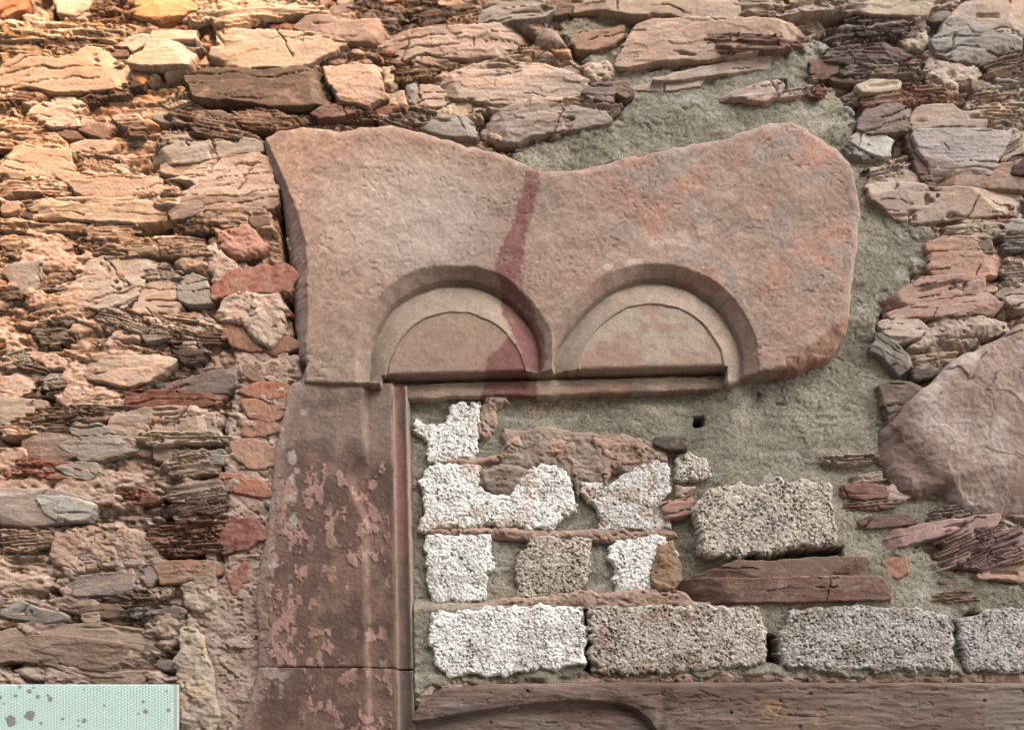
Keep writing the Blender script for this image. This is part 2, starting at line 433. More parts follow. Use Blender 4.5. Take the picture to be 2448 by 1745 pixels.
ROCKS = """
A F 16 170,115,75 : 0,0 20,0 18,6 10,8 4,12 0,13
A F 20 l : 42,0 70,0 62,8 55,11 45,9
A S 15 b : 63,8 72,1 100,0 100,6 88,16 76,14 66,12
A F 14 214,158,96 : 101,0 145,0 150,5 140,10 122,13 106,10 100,7
A S 24 l : 147,12 166,8 168,0 246,0 244,6 222,9 205,12 182,18 170,17 165,13 150,16
A S 18 l : 0,20 15,19 50,18 70,19 95,20 104,24 100,28 96,33 70,27 50,28 20,29 0,28
A S 12 t : 0,30 15,30 35,36 60,36 85,37 95,34 60,38 45,40 40,45 20,42 0,40
A S 15 d : 30,33 45,31 60,32 75,27 82,29 80,33 60,35 40,35
A F 22 t : 0,50 15,44 38,46 45,48 60,42 65,38 92,38 98,46 97,65 80,66 66,68 45,69 25,66 0,66
A F 15 p : 93,35 100,30 112,26 118,28 112,32 102,38 100,35
A F 18 l : 119,26 151,25 152,29 119,30
A F 34 l : 115,32 150,31 147,42 143,48 118,49 101,48 103,45 112,41
A C 12 o : 101,55 112,54 117,58 110,66 100,60
A C 18 l : 126,53 136,50 144,52 146,56 128,58
A F 26 l : 170,24 190,25 227,26 252,27 266,33 258,38 245,45 228,52 215,53 195,51 176,50 172,44 163,42 162,37 170,36
A F 28 112,92,76 : 146,60 158,56 190,55 227,53 250,54 266,55 270,60 266,68 255,76 240,79 228,80 210,80 180,75 165,75 150,73 148,68
A S 6 d : 182,76 208,81 224,83 215,87 185,86
A S 10 b : 0,72 20,72 28,75 20,78 0,76
A C 12 t : 25,71 33,70 36,74 28,77
A S 9 d : 66,69 80,66 97,67 95,72 80,76 70,80 62,78
A F 16 p : 21,88 32,82 60,79 65,84 55,90 70,92 72,95 40,97 28,93
A S 8 t : 0,93 20,92 33,94 38,98 30,103 0,103
A F 14 b : 70,95 80,92 83,100 80,106 72,104 60,99
A S 13 p : 88,91 105,89 108,93 100,96 90,94
A S 12 b : 100,97 112,97 110,104 102,104
A C 10 o : 106,93 115,92 122,96 115,98 107,96
A S 18 v : 128,90 145,88 175,88 183,93 188,100 203,108 175,105 150,100 146,94 130,93
A S 18 b : 181,88 225,90 228,95 215,99 189,98 184,92
A F 16 g : 112,125 125,117 135,113 165,111 195,110 203,112 203,116 180,119 150,124 125,127 110,130
A S 10 g : 125,105 140,103 148,108 140,112 128,111
A F 20 p : 130,135 145,128 165,122 200,120 208,125 212,138 215,150 214,160 190,163 150,163 138,158 142,150 155,142 150,138
A F 12 p : 56,113 65,110 90,111 88,115 70,119 57,117
A S 8 t : 0,105 45,104 54,115 40,117 20,112 0,112
A F 15 l : 0,113 20,114 38,118 54,118 55,138 45,139 38,135 20,137 0,135
A S 12 p : 60,118 75,117 85,122 92,132 90,136 62,137 57,125
A F 24 t : 56,143 62,140 85,137 110,138 126,138 130,143 118,149 100,153 85,156 70,152 58,148
A S 6 d : 112,147 130,142 137,148 137,160 122,158 102,154
A S 12 p : 0,140 20,143 50,141 55,145 50,150 35,149 20,147 0,150
E F 26 l : 0,26 60,25 100,26 121,28 130,33 119,38 105,41 80,40 60,38 30,36 0,37
E S 20 l : 120,26 136,25 137,29 122,29
E S 14 t : 0,41 15,42 30,45 45,46 65,43 70,42 65,47 30,48 0,47
E S 15 t : 65,46 75,42 97,42 102,46 105,54 80,54 65,52
E S 8 t : 0,55 10,55 30,54 50,52 55,60 40,66 20,72 10,68 0,64
E S 22 t : 62,60 65,56 90,56 120,56 150,54 158,56 160,65 140,67 110,65 85,69 68,70
E F 18 v : 133,34 140,29 155,26 158,32 145,38 134,39
E S 16 t : 150,38 165,34 203,32 206,37 190,43 170,47 165,42
E S 20 d : 141,46 150,41 165,42 165,48 150,50 142,48
E F 20 b : 195,41 207,38 208,43 198,45
E R 22 196,142,118 : 166,48 185,44 195,44 200,52 208,60 200,66 188,70 180,70 170,56
E R 20 p : 160,60 166,58 175,68 184,75 185,80 176,85 172,92 166,90 162,80
E K 20 170,98,72 : 172,95 185,82 200,79 215,78 222,85 218,95 200,96 185,97 172,98
E R 28 p : 168,112 175,100 185,97 215,97 220,108 220,125 210,140 195,131 187,120 178,120 170,117
E K 15 158,100,68 : 179,131 182,122 188,120 205,130 220,134 224,138 210,142 190,138
E F 16 196,178,160 : 68,72 80,70 110,71 120,74 116,80 105,85 108,90 105,100 95,108 90,105 80,110 62,105 58,95 60,82
E F 14 p : 108,100 112,88 125,86 134,86 135,100 140,108 135,118 120,115 105,110
E S 17 g : 113,82 125,76 136,80 140,84 130,86 115,86
E F 16 g : 135,88 150,84 160,88 164,100 162,104 145,105 137,100
E F 14 g : 3,80 10,76 30,75 32,82 25,93 15,96 8,90
E S 16 d : 0,94 12,94 14,99 5,102 0,100
E S 10 v : 33,78 50,77 58,85 55,95 40,93 28,95
E S 9 p : 28,105 55,97 62,100 70,112 55,120 40,118 28,115
E S 12 128,114,100 : 30,122 45,116 55,120 50,132 42,138 32,140 28,130
E R 9 t : 52,122 65,121 70,126 60,132 52,128
E S 15 g : 76,113 90,110 100,116 112,124 105,128 95,122 80,125
E R 12 p : 88,126 100,122 110,130 108,136 95,135 85,133
E S 14 g : 105,125 125,125 130,130 112,134
E S 13 p : 100,112 130,113 160,116 170,124 178,130 160,132 130,131 120,122
E S 11 b : 132,131 150,129 178,131 175,134 150,136 135,135
E S 15 d : 135,140 150,138 160,142 155,150 145,150 138,146
I F 22 p : 61,26 75,18 95,18 120,16 135,20 128,28 115,35 100,38 80,34 65,30
I S 15 158,154,138 : 0,20 8,16 18,14 20,19 12,24 0,24
I S 15 v : 16,24 28,25 35,29 28,30 18,27
I F 12 p : 0,33 20,32 27,36 22,44 10,48 0,48
I S 12 g : 30,36 40,31 58,32 60,37 40,40 32,40
I S 10 d : 19,45 27,43 28,47 20,48
I S 10 d : 35,44 50,43 52,48 38,48
I F 20 v : 150,34 165,30 182,27 183,38 175,44 150,43 128,41 135,38
I C 18 d : 120,37 130,37 132,42 125,44 120,42
I C 14 d : 108,40 116,38 116,42 110,43
I F 22 150,92,68 : 98,46 110,44 150,46 172,47 170,53 150,55 110,56 97,54
I S 11 t : 45,50 70,47 92,50 95,54 75,57 50,55
I F 17 g : 0,50 35,52 33,58 15,60 15,66 0,68
I S 17 118,92,74 : 12,66 16,60 50,56 75,57 55,63 50,68 30,68
I S 15 v : 52,64 75,58 98,57 95,64 80,67 60,68
I F 22 p : 90,63 110,59 130,58 168,57 172,68 165,74 140,79 110,82 100,80 85,72
I F 20 g : 55,73 75,70 95,78 107,80 105,88 80,95 65,97 55,90 48,86 60,80
I S 15 p : 0,71 20,70 33,72 30,75 10,77 0,76
I S 13 d : 36,73 52,70 56,72 54,76 42,75
I F 18 v : 16,80 35,77 55,78 58,85 50,86 57,93 45,97 20,94 15,88
I S 26 l : 106,79 125,76 172,75 174,80 150,82 115,84
I S 17 t : 135,94 160,90 172,95 173,104 150,107 137,108 134,100
I F 21 g : 162,92 172,91 173,99 163,98
I S 16 r : 3,103 30,97 50,100 70,100 72,106 65,112 50,111 20,106 10,110 0,108
I F 21 176,166,152 : 45,102 60,100 72,101 75,107 68,112 55,108
I F 23 180,164,152 : 0,120 25,121 50,123 71,130 66,142 45,144 25,147 0,144
I F 27 184,180,170 : 29,126 50,127 71,131 66,142 46,143 35,138
I S 11 r : 93,130 100,124 110,124 120,128 115,130
I S 19 t : 130,123 150,116 174,113 175,125 160,127 140,128 128,126
I S 15 b : 125,138 150,130 175,126 176,135 150,137 140,141
M S 20 142,98,74 : 113,8 130,3 155,1 173,2 173,20 157,24 130,26 122,16
M S 16 t : 0,8 20,9 38,9 38,16 20,22 0,22
M R 14 m : 40,8 70,3 110,8 122,18 127,30 90,33 60,40 40,33 38,20
M F 18 164,140,126 : 43,47 60,44 90,41 125,33 120,45 110,52 90,55 60,57 45,53
M F 16 190,142,112 : 120,33 150,32 171,33 171,40 150,44 125,48
M F 19 g : 0,60 15,63 30,70 45,72 50,75 35,78 20,75 0,72
M S 12 b : 62,60 85,57 115,58 117,62 95,65 70,68
M F 15 b : 60,70 75,66 90,66 95,72 80,74 68,73
M S 14 g : 95,72 110,68 125,67 125,70 105,73
M F 15 l : 65,74 75,72 77,74 72,80 68,78
M F 13 t : 0,87 20,83 40,83 70,80 100,84 138,88 138,97 100,95 70,92 40,89 20,91 0,97
M F 21 178,144,120 : 0,98 25,90 40,90 70,93 100,97 137,99 134,112 138,120 110,119 70,119 55,117 40,111 20,107 0,108
M R 12 p : 10,116 25,111 40,113 55,120 75,126 40,126 20,122
M F 12 t : 60,120 100,118 115,118 107,126 80,126
M R 22 206,182,152 : 140,85 148,83 158,90 160,105 165,118 165,140 170,150 165,166 140,166 137,128 137,115 133,108 140,100
M R 15 l : 140,48 160,45 168,55 165,68 155,72 145,68 142,58
I K 18 150,76,56 : 177,162 176,155 183,143 195,147 202,157 190,163 177,167
M K 9 176,92,66 : 178,42 185,38 190,34 192,45 183,48 182,55
I K 15 188,106,68 : 193,43 205,38 218,40 225,46 215,47 200,46
I K 13 194,130,96 : 193,53 215,52 218,60 208,66 198,63
I K 13 184,120,78 : 193,70 205,66 214,72 205,77 193,76
I K 12 204,148,114 : 185,86 195,83 208,88 210,100 195,102 186,95
I K 15 188,110,72 : 176,110 190,111 202,117 207,124 190,121 176,117
I K 13 148,110,82 : 194,25 215,26 216,33 205,36 194,31
B S 19 v : 75,3 98,0 105,5 115,13 118,20 95,17 78,13
B S 19 b : 105,5 120,0 140,0 138,5 122,8 112,7
B S 14 d : 125,8 140,4 157,5 157,12 140,18 130,18 126,12
B S 15 b : 156,6 178,3 180,8 165,11 158,10
B S 12 t : 150,16 165,11 180,10 182,18 165,20 150,21
B F 27 g : 180,4 195,0 215,0 227,4 236,7 227,12 205,14 185,19 180,14
B R 15 t : 205,18 220,13 231,14 228,22 222,26 210,21
B F 27 178,146,126 : 35,18 45,13 60,13 80,17 100,15 115,18 118,24 105,29 85,31 65,29 50,26 42,22
B F 20 b : 125,24 150,20 150,23 128,25
B F 27 p : 92,34 108,27 125,25 150,23 185,20 205,18 220,27 224,35 215,38 190,40 165,43 148,42 135,38 120,44 95,42
B S 13 b : 80,42 95,42 120,44 120,49 105,50 90,47
B S 13 t : 120,44 140,39 165,43 170,48 150,50 125,50
B S 11 l : 165,44 190,41 215,39 227,38 240,42 225,46 190,48 170,49
C C 34 152,130,118 : 27,24 31,19 37,18 43,21 48,28 52,34 42,36 30,35 27,29
B F 28 206,168,140 : 60,54 98,50 101,62 103,74 90,80 72,76 64,68
B R 13 l : 101,52 112,51 115,62 108,70 103,66
B S 15 b : 112,56 130,52 143,52 140,58 118,62
B R 15 t : 105,72 118,70 122,82 105,82
B R 13 g : 120,66 128,62 130,72 128,82 121,80
B F 25 p : 150,70 148,66 155,58 175,52 205,49 228,50 245,55 262,62 258,72 230,78 190,79 160,75
B S 17 t : 150,77 190,80 230,80 258,75 260,84 240,88 215,88 175,84 155,80
B F 17 p : 131,80 133,66 145,68 155,76 150,80 140,82
B R 17 l : 140,88 155,78 165,77 178,84 180,92 165,92 150,92
B S 19 v : 110,86 135,84 140,88 138,94 130,95 112,90
B F 17 g : 131,98 140,93 165,91 172,95 172,104 155,104 140,101
B F 19 132,94,84 : 50,88 60,83 75,83 80,86 65,90 52,90
B S 12 b : 70,87 88,84 95,88 95,91 75,91
B F 23 192,168,152 : 180,100 188,90 200,84 220,80 245,84 275,90 280,94 260,97 230,101 215,103 205,108 190,107
B S 17 b : 0,85 20,88 32,92 28,97 15,99 0,95
B S 12 v : 100,89 112,92 125,98 130,101 115,99 100,95
C F 32 t : 53,0 140,0 180,0 182,10 180,14 158,13 140,12 130,9 100,10 90,8 75,5 55,4
C S 22 t : 183,0 220,0 217,8 212,12 188,9 182,8
C S 13 d : 182,10 195,9 212,12 212,15 185,16
C F 17 b : 38,6 45,3 53,5 50,9 40,11
C F 21 186,142,110 : 55,32 60,26 80,25 95,21 93,27 85,33 70,37 58,37
C F 32 208,170,142 : 90,48 92,40 98,33 105,20 118,16 150,16 180,16 205,17 227,18 240,23 236,30 230,34 205,36 190,40 160,44 120,44 100,49
C S 34 150,112,92 : 157,31 170,27 195,28 227,30 235,33 215,36 185,39 170,37
C F 14 p : 120,62 150,56 180,48 210,42 222,40 236,42 225,46 200,52 170,56 140,61
C F 9 p : 105,68 125,65 150,62 157,60 155,65 130,69
C F 26 206,174,158 : 170,75 195,68 212,63 217,66 214,72 205,76 185,74
C R 17 o : 13,36 30,35 45,35 52,38 54,44 45,44 35,40 25,39
C R 17 l : 64,50 75,48 82,46 88,52 86,60 75,65 66,60
C F 27 v : 63,71 70,66 82,65 88,70 85,76 78,77 66,74
C F 21 b : 82,64 95,64 100,72 95,74 86,69
C S 20 p : 62,83 68,79 85,78 90,83 80,88 70,86
D S 21 p : 42,10 60,3 75,0 115,0 100,6 80,8 60,8 48,10
D F 21 l : 95,6 110,1 140,0 153,4 153,10 135,10 110,9
D S 9 d : 88,16 105,10 135,12 150,12 125,15 105,18
D S 21 150,126,116 : 75,24 100,19 130,17 150,14 155,18 150,24 125,27 100,31 80,33
D S 26 d : 102,25 118,21 136,19 134,24 118,28 104,29
D S 23 122,98,88 : 73,42 80,37 100,35 135,37 140,40 125,45 100,49 80,46
D R 13 l : 130,30 150,22 155,30 150,37 135,36
D F 17 138,98,80 : 62,50 75,44 85,46 85,55 72,60 62,58
D S 23 v : 88,54 105,49 130,50 148,50 148,57 120,59 95,58
D S 15 b : 75,60 90,56 115,59 140,60 145,63 120,64 95,64 80,62
D F 25 l : 100,67 110,63 132,64 130,68 115,70 103,70
D S 19 164,116,92 : 103,80 108,72 135,69 155,68 175,72 178,77 150,78 125,83 105,87
D F 19 126,78,62 : 62,68 72,65 75,70 70,74 62,72
D S 12 p : 38,72 55,70 62,70 55,75 36,75
D F 27 v : 104,88 120,83 135,80 148,83 140,95 136,100 110,103 100,100
D F 27 p : 142,94 148,84 160,83 172,84 180,88 192,88 196,92 195,99 175,100 150,99 140,99
D R 13 p : 150,48 160,43 170,46 190,50 200,60 205,67 190,68 178,66 176,72 165,68 150,60
D F 21 g : 168,18 175,15 195,21 227,26 227,38 215,40 195,46 175,45 160,40 155,33 165,27
D F 27 p : 170,14 180,3 200,0 230,0 230,21 210,22 195,20 180,15
D S 19 b : 198,50 215,42 230,40 230,60 205,62 200,56
D S 15 g : 205,63 230,61 230,66 210,66
D S 15 p : 190,75 205,68 230,67 230,78 205,80
D S 19 t : 192,85 205,81 230,80 230,97 210,98 197,92
D F 31 182,164,154 : 141,104 150,101 195,101 216,102 212,115 205,125 200,134 180,132 158,137 150,120
D F 20 130,96,86 : 136,101 141,104 151,122 158,147 150,138 141,118
D S 19 p : 217,103 230,101 230,120 210,123 208,118
D F 25 194,156,132 : 159,138 165,135 190,133 210,129 230,124 230,143 190,144 165,147 160,144
D F 27 98,64,66 : 216,124 230,120 230,134 221,134
D F 23 210,200,186 : 95,108 100,104 115,104 125,110 124,120 118,121 110,118 100,112
D S 18 g : 92,114 105,113 118,119 122,122 105,122 95,119
D S 17 p : 105,133 120,130 143,126 140,131 125,134 107,139
D F 15 p : 108,140 130,135 148,136 158,147 150,150 125,150 110,147
H F 23 p : 107,15 125,12 145,14 160,18 200,17 230,15 230,32 195,36 165,38 145,41 130,37 125,34 120,28 110,24
H S 10 r : 165,43 180,39 205,37 230,35 230,39 205,42 180,45 163,46
H S 19 l : 165,48 180,44 200,42 210,48 205,53 180,50
H F 15 g : 210,44 220,41 230,41 230,48 215,48
H S 15 g : 213,53 230,50 230,62 215,61
H F 21 196,150,122 : 153,60 165,55 190,55 203,58 210,66 212,75 205,82 180,84 160,85 154,78 155,68
H F 24 b : 191,58 202,57 203,64 195,65
H F 25 200,154,132 : 120,104 135,94 150,87 180,85 195,88 195,95 180,97 160,101 140,108 125,112 120,109
H F 23 194,150,130 : 125,113 150,106 180,99 200,97 210,105 205,110 180,113 150,115 133,116
H S 15 p : 213,70 230,68 230,90 215,92 212,80
H F 17 p : 213,100 230,92 230,108 218,107
H F 21 222,194,172 : 119,119 130,116 145,119 152,124 145,130 130,134 120,128
H R 14 p : 152,124 165,116 200,117 215,120 220,128 200,130 170,132 150,140 140,140
H F 14 150,140,126 : 114,130 120,132 138,148 138,152 130,158 118,145 108,140
H S 13 t : 138,148 160,146 172,145 170,148 145,152
H R 11 t : 140,153 165,148 185,147 175,152 168,157 145,160
L F 19 142,118,104 : 118,40 130,38 140,38 150,43 140,52 133,60 126,67 120,55
L F 17 d : 141,29 160,27 158,31 143,33
L B 46 178,146,128 : 123,72 145,48 165,30 175,20 195,10 215,0 225,-8 245,-8 245,140 210,142 190,137 175,128 168,118 150,125 135,120 125,105 120,95
L F 12 160,112,98 : 86,118 105,117 118,119 122,124 105,127 90,124
L F 11 p : 120,120 128,117 139,124 137,128 125,127
L S 10 b : 88,131 110,130 132,129 128,133 110,135 90,134
L F 13 132,98,84 : 100,145 112,142 138,141 144,145 130,147 105,149
L S 9 p : 72,96 95,94 112,94 110,97 92,99 80,97
L S 7 p : 95,112 117,107 118,111 98,114
L S 19 v : 160,136 185,132 205,132 200,138 175,140 155,143
L R 15 p : 172,128 185,121 205,128 205,133 180,133
P F 27 196,154,142 : 113,20 130,8 150,4 185,-2 207,-4 205,3 175,8 150,13 125,20 115,21
L S 17 p : 207,143 230,141 230,152 210,151
P S 27 190,152,136 : 163,10 185,6 195,8 200,15 198,25 180,33 162,35 168,28
P S 31 160,124,116 : 197,9 203,7 230,7 230,30 210,33 187,35 178,34 200,24
P F 23 200,158,132 : 190,36 230,32 230,47 215,43 192,43 200,40
P R 22 p : 196,5 204,6 206,12 200,14
P K 15 176,112,84 : 119,33 135,29 137,38 130,42 122,40
P S 11 b : 157,60 175,54 190,57 193,60 165,62
P F 10 v : 165,47 175,40 185,44 182,50
P F 25 150,114,94 : 6,32 30,33 80,29 104,30 107,35 111,42 80,44 40,44 0,43 -25,43 -8,37
Q F 27 148,108,92 : 1513,1298 1525,1287 1640,1290 1750,1287 1855,1286 1952,1285 1965,1305 1983,1327 1900,1330 1750,1333 1640,1334 1575,1335 1530,1318
K F 12 118,104,90 : 122,81 140,81 143,87 130,88 121,84
K F 12 196,148,128 : 124,132 145,126 150,133 145,138 130,142
"""

lpoly = pts('Q', '592,305 620,291 700,283 760,290 830,283 880,280 930,292 1000,310 1070,330 1110,335 1150,350 1190,378 1225,381 1290,375 1370,353 1430,345 '
            '1500,325 1600,310 1700,281 1755,275 1800,300 1850,335 1880,370 1893,410 1903,480 1895,560 1885,650 1875,740 1850,780 1798,800 1770,817 '
            '1680,824 1620,846 1400,855 1200,862 1090,862 890,869 866,851 800,850 668,846 690,800 668,780 655,700 648,600 640,500 625,420 600,350')
STRIP = pts('Q', '522,772 664,790 672,860 645,880 612,1060 585,1290 580,1480 555,1640 392,1640 402,1500 425,1310 495,1290 505,940 520,870')
JAMB = [(720, 905), (982, 905), (1004, 1800), (640, 1800), (650, 1400)]

HOLES = [(60, pts('E', '96,41 119,40 131,34 134,52 112,55 105,53')), (50, pts('I', '143,81 174,79 176,89 162,90 150,86')),
         (45, pts('I', '150,109 174,105 175,113 160,113')), (35, pts('M', '128,26 156,24 157,30 140,29')),
         (45, pts('M', '2,110 17,109 18,113 10,116')), (30, pts('A', '98,50 128,50 124,56 110,55 100,53')),
         (50, pts('Q', '575,280 596,300 622,430 645,600 668,770 655,790 635,640 612,440 582,330')),
         (40, pts('A', '188,99 215,100 207,108 200,108')), (30, pts('I', '29,144 46,143 44,147 32,147')),
         (35, pts('A', '150,74 165,76 182,86 160,86')), (40, pts('D', '62,13 85,10 98,14 85,21 72,18')),
         (35, pts('A', '0,12 14,12 15,19 0,19')), (35, pts('A', '40,8 50,12 48,17 40,14')),
         (40, pts('Q', '492,930 500,930 500,1000 490,1000')), (30, pts('Q', '495,1160 500,1160 500,1290 494,1290')),
         (40, pts('H', '112,108 124,109 120,117 113,116')), (35, pts('H', '217,109 227,108 227,115 216,115')),
         (30, pts('D', '146,54 160,52 162,62 148,64')), (30, pts('C', '88,76 100,73 94,82 84,86')),
         (35, pts('B', '0,97 15,99 10,107 2,107')), (30, pts('I', '72,33 100,37 96,39 76,36')),
         (30, pts('I', '35,73 54,75 52,77 38,76')), (30, pts('I', '0,77 15,76 14,85 0,85')),
         (25, pts('B', '183,108 206,112 204,118 190,116'))]

def nonuni(lo, f0, f1, hi, fine, coarse):
    return np.concatenate([np.arange(lo, f0, coarse), np.arange(f0, f1, fine), np.arange(f1, hi, coarse)])
bxs = nonuni(-900, -40, 2490, 3400, 3.2, 14.)
bys = nonuni(-700, -40, 1790, 2704, 3.2, 14.)
X, Y = np.meshgrid(bxs, bys)
hb = -11 + fbm(X / 120, Y / 60, 1, 3) * 11 + fbm(X / 30, Y / 15, 2, 4) * 9 + fbm(X / 7, Y / 6, 3, 2) * 2.6
f1, f2, cid = worley(X / 26, Y / 20, 5)
Vb = Y + np.where(X > 1200, .10, .02) * (X - 1224)
qb = Vb / 13. + 1.6 * fbm(X / 160, Y / 70, 31, 3) + .3 * vn(X / 22, Y / 10, 32)
Lb = np.floor(qb); fb = qb - Lb
ubb = np.floor(X / (70 + 60 * h2(Lb, Lb * 0, 33)) + 9 * h2(Lb, Lb * 0 + 2, 34) + .35 * vn(X / 14, Y / 5, 35))
pb = h2(Lb, ubb, 36)
lay = sstep(-.25, .2, fbm(X / 130, Y / 80, 37, 3) + .25)              # where slate beds show instead of mortar
hb += lay * ((pb - .45) * 15 + 3 * (.5 - fb) - 20 * np.exp(-(np.minimum(fb, 1 - fb) * 13 / 1.8) ** 2) * sstep(-.2, .4, vn(X / 50, Lb * 3.1, 38)))
hb += vn(X / 30, Y / 3.9, 39) * 1.8 - 7 * sstep(.3, .6, vn(X / 16, Y / 7, 43)) * sstep(-.1, .3, vn(X / 60, Y / 40, 44))
hb += np.where(cid > .62, 6 * np.clip(1 - (f1 / .42) ** 2, 0, 1), 0)
for dep, poly in HOLES:
    px_, py_ = zip(*poly)
    sel = (X > min(px_) - 30) & (X < max(px_) + 30) & (Y > min(py_) - 30) & (Y < max(py_) + 30)
    sdh = sdist(poly, X[sel] + 4 * vn(X[sel] / 12, Y[sel] / 12, 7), Y[sel] + 4 * vn(X[sel] / 11, Y[sel] / 11, 8))
    hb[sel] -= dep * 1.7 * sstep(-3, 7, sdh)
gate = sstep(-.25, .15, fbm(X / 38, Y / 30, 50, 3))
for line in ROCKS.strip().splitlines():
    hd, body = line.split(':'); hd = hd.split()
    if hd[1] in 'RK': continue
    poly = pts(hd[0], body); px_, py_ = zip(*poly)
    i0, i1 = np.searchsorted(bxs, (min(px_) - 26, max(px_) + 26)); j0, j1 = np.searchsorted(bys, (min(py_) - 22, max(py_) + 30))
    xx, yy = X[j0:j1, i0:i1], Y[j0:j1, i0:i1]
    if not xx.size: continue
    sdj = sdist([(a, b + 3) for a, b in poly], xx + 5 * vn(xx / 14, yy / 14, 51), yy + 4 * vn(xx / 14, yy / 14, 52))
    hb[j0:j1, i0:i1] = np.minimum(hb[j0:j1, i0:i1], 20 - 76 * sstep(-12, -7, sdj) * (.35 + .65 * gate[j0:j1, i0:i1]) + 0 * xx)
sm_b = np.where((X < 690) & (Y > 420), .03, -.16) + .09 * ((X < 520) & (Y > 850))
smf = fbm(X / 95, Y / 48, 61, 5, .55) + sm_b
sm = sstep(.10, .22, smf)
smh = -5 + 20 * sstep(.10, .40, smf) + 5.5 * fbm(X / 34, Y / 11, 62, 5, .6) + 3.2 * fbm(X / 8, Y / 5, 63, 3) - 6 * sstep(.35, .6, vn(X / 14, Y / 5, 64)) * sstep(-.1, .3, fbm(X / 50, Y / 30, 65, 2))
hole_any = np.zeros(X.shape)
for dep, poly in HOLES: hole_any = np.maximum(hole_any, sstep(-14, 0, sdist(poly, X, Y)))
hb = np.where(hole_any > .1, hb, np.maximum(hb, np.where(sm > .02, smh, -999)))
hb -= 130 * sstep(4, 26, np.maximum(np.maximum(sdist(cpoly, X, Y), sdist(lpoly, X, Y)), sdist(JAMB, X, Y)))
hb = np.maximum(hb, -140)
tb = np.empty(X.shape + (3,))
warm = sstep(.0, 1., np.clip(1.1 - X / 1500 - Y / 700, 0, 1))
c_pink, c_tan, c_orange = col((206, 172, 148)), col((194, 160, 134)), col((196, 134, 86))
w = sstep(-.3, .5, fbm(X / 150, Y / 90, 21, 4))[..., None]
tb[:] = c_pink * (1 - w) + c_tan * w
ow = (sstep(.0, .5, fbm(X / 110, Y / 60, 22, 4)) * warm)[..., None]
tb = tb * (1 - ow) + c_orange * ow
lw = (lay * sstep(.45, .8, pb) * .7 * (1 - sm))[..., None]
hue = h2(Lb, ubb, 40)[..., None]
tb = tb * (1 - lw) + lw * np.where(hue < .3, col((150, 122, 108)), np.where(hue < .5, col((176, 160, 146)), np.where(hue < .62, col((128, 98, 82)), col((206, 176, 150)))))
tb *= (1 + .16 * fbm(X / 22, Y / 14, 23, 4))[..., None]
tb = np.where((cid > .93)[..., None] & (f1 < .2)[..., None], col((235, 220, 200)), tb)
grid_mesh('earth_mortar', bxs, bys, hb, np.ones(X.shape, bool), tb, 'earth', wall, org=(1224, 872))
box_mesh('wall_core', wx(-900), wx(3386), .16, .65, 0.0, wz(-690), 'earth', c_tan, wall)

stone('brick_and_mortar_core', STRIP, 'R', 8, (204, 170, 148), wall, mat='earth')
for line in ROCKS.strip().splitlines():
    head, body = line.split(':')
    reg, kind, dep, cl = head.split()
    c = PAL[cl] if cl in PAL else tuple(int(v) for v in cl.split(','))
    dp = float(dep)
    if kind == 'S': dp *= 1.15
    if kind == 'K': dp += 1
    pl_ = pts(reg, body)
    if kind == 'K' and reg in 'EI':
        mx_, my_ = sum(a for a, b in pl_) / len(pl_), sum(b for a, b in pl_) / len(pl_)
        pl_ = [(mx_ + (a - mx_) * 1.3, my_ + (b - my_) * 1.12) for a, b in pl_]
    o = stone(NAMES[kind], pl_, kind, dp, c, wall, colour2=(140, 112, 100) if kind == 'B' else None)
    if kind == 'B': o['label'] = 'large pale pink boulder at the right edge'

# earth pointing between the blocks of the infill, and lumps of it smeared over them
POINTING = """
K 0 182,152,126 : 0,74 30,72 62,76 92,78 128,84 127,100 100,106 76,108 56,112 30,102 0,104
Q 2 200,150,122 : 950,1172 1080,1172 1250,1180 1400,1176 1500,1178 1512,1195 1400,1203 1200,1200 1080,1190 950,1187
Q 2 200,152,124 : 955,1346 1080,1338 1160,1330 1300,1318 1420,1310 1512,1312 1545,1336 1700,1345 1620,1352 1310,1360 1290,1347 1200,1346 960,1364
Q 3 196,146,118 : 960,1508 1100,1503 1300,1494 1312,1502 1420,1500 1700,1488 1900,1492 2120,1494 2310,1498 2310,1525 2100,1522 1600,1522 1100,1527 960,1532
Q 0 198,142,110 : 960,1021 1070,1019 1130,1008 1142,1018 1062,1032 960,1033
K 5 198,148,116 : 70,80 95,79 115,86 120,95 100,100 85,105 80,112 85,125 78,112 74,100 72,88
K 4 198,150,118 : 30,85 45,78 58,85 56,100 40,96 25,98
K 3 190,160,130 : 5,78 15,75 25,85 15,92 0,96
J 2 206,162,136 : 183,43 198,42 200,52 190,55 192,68 180,82 175,78 179,60 183,52
J 6 150,132,110 : 178,105 195,100 215,103 213,112 200,124 188,122 178,115
K 4 160,132,112 : 56,100 75,92 82,105 78,115 62,114 60,125 56,115
K 7 192,160,140 : 135,117 150,117 146,127 136,126
"""
for line in POINTING.strip().splitlines():
    head, body = line.split(':')
    reg, dep, cl = head.split()
    stone('earth_pointing', pts(reg, body), 'R', float(dep), tuple(int(v) * .55 + q * .45 for v, q in zip(cl.split(','), (184, 160, 142))), wall, mat='earth')

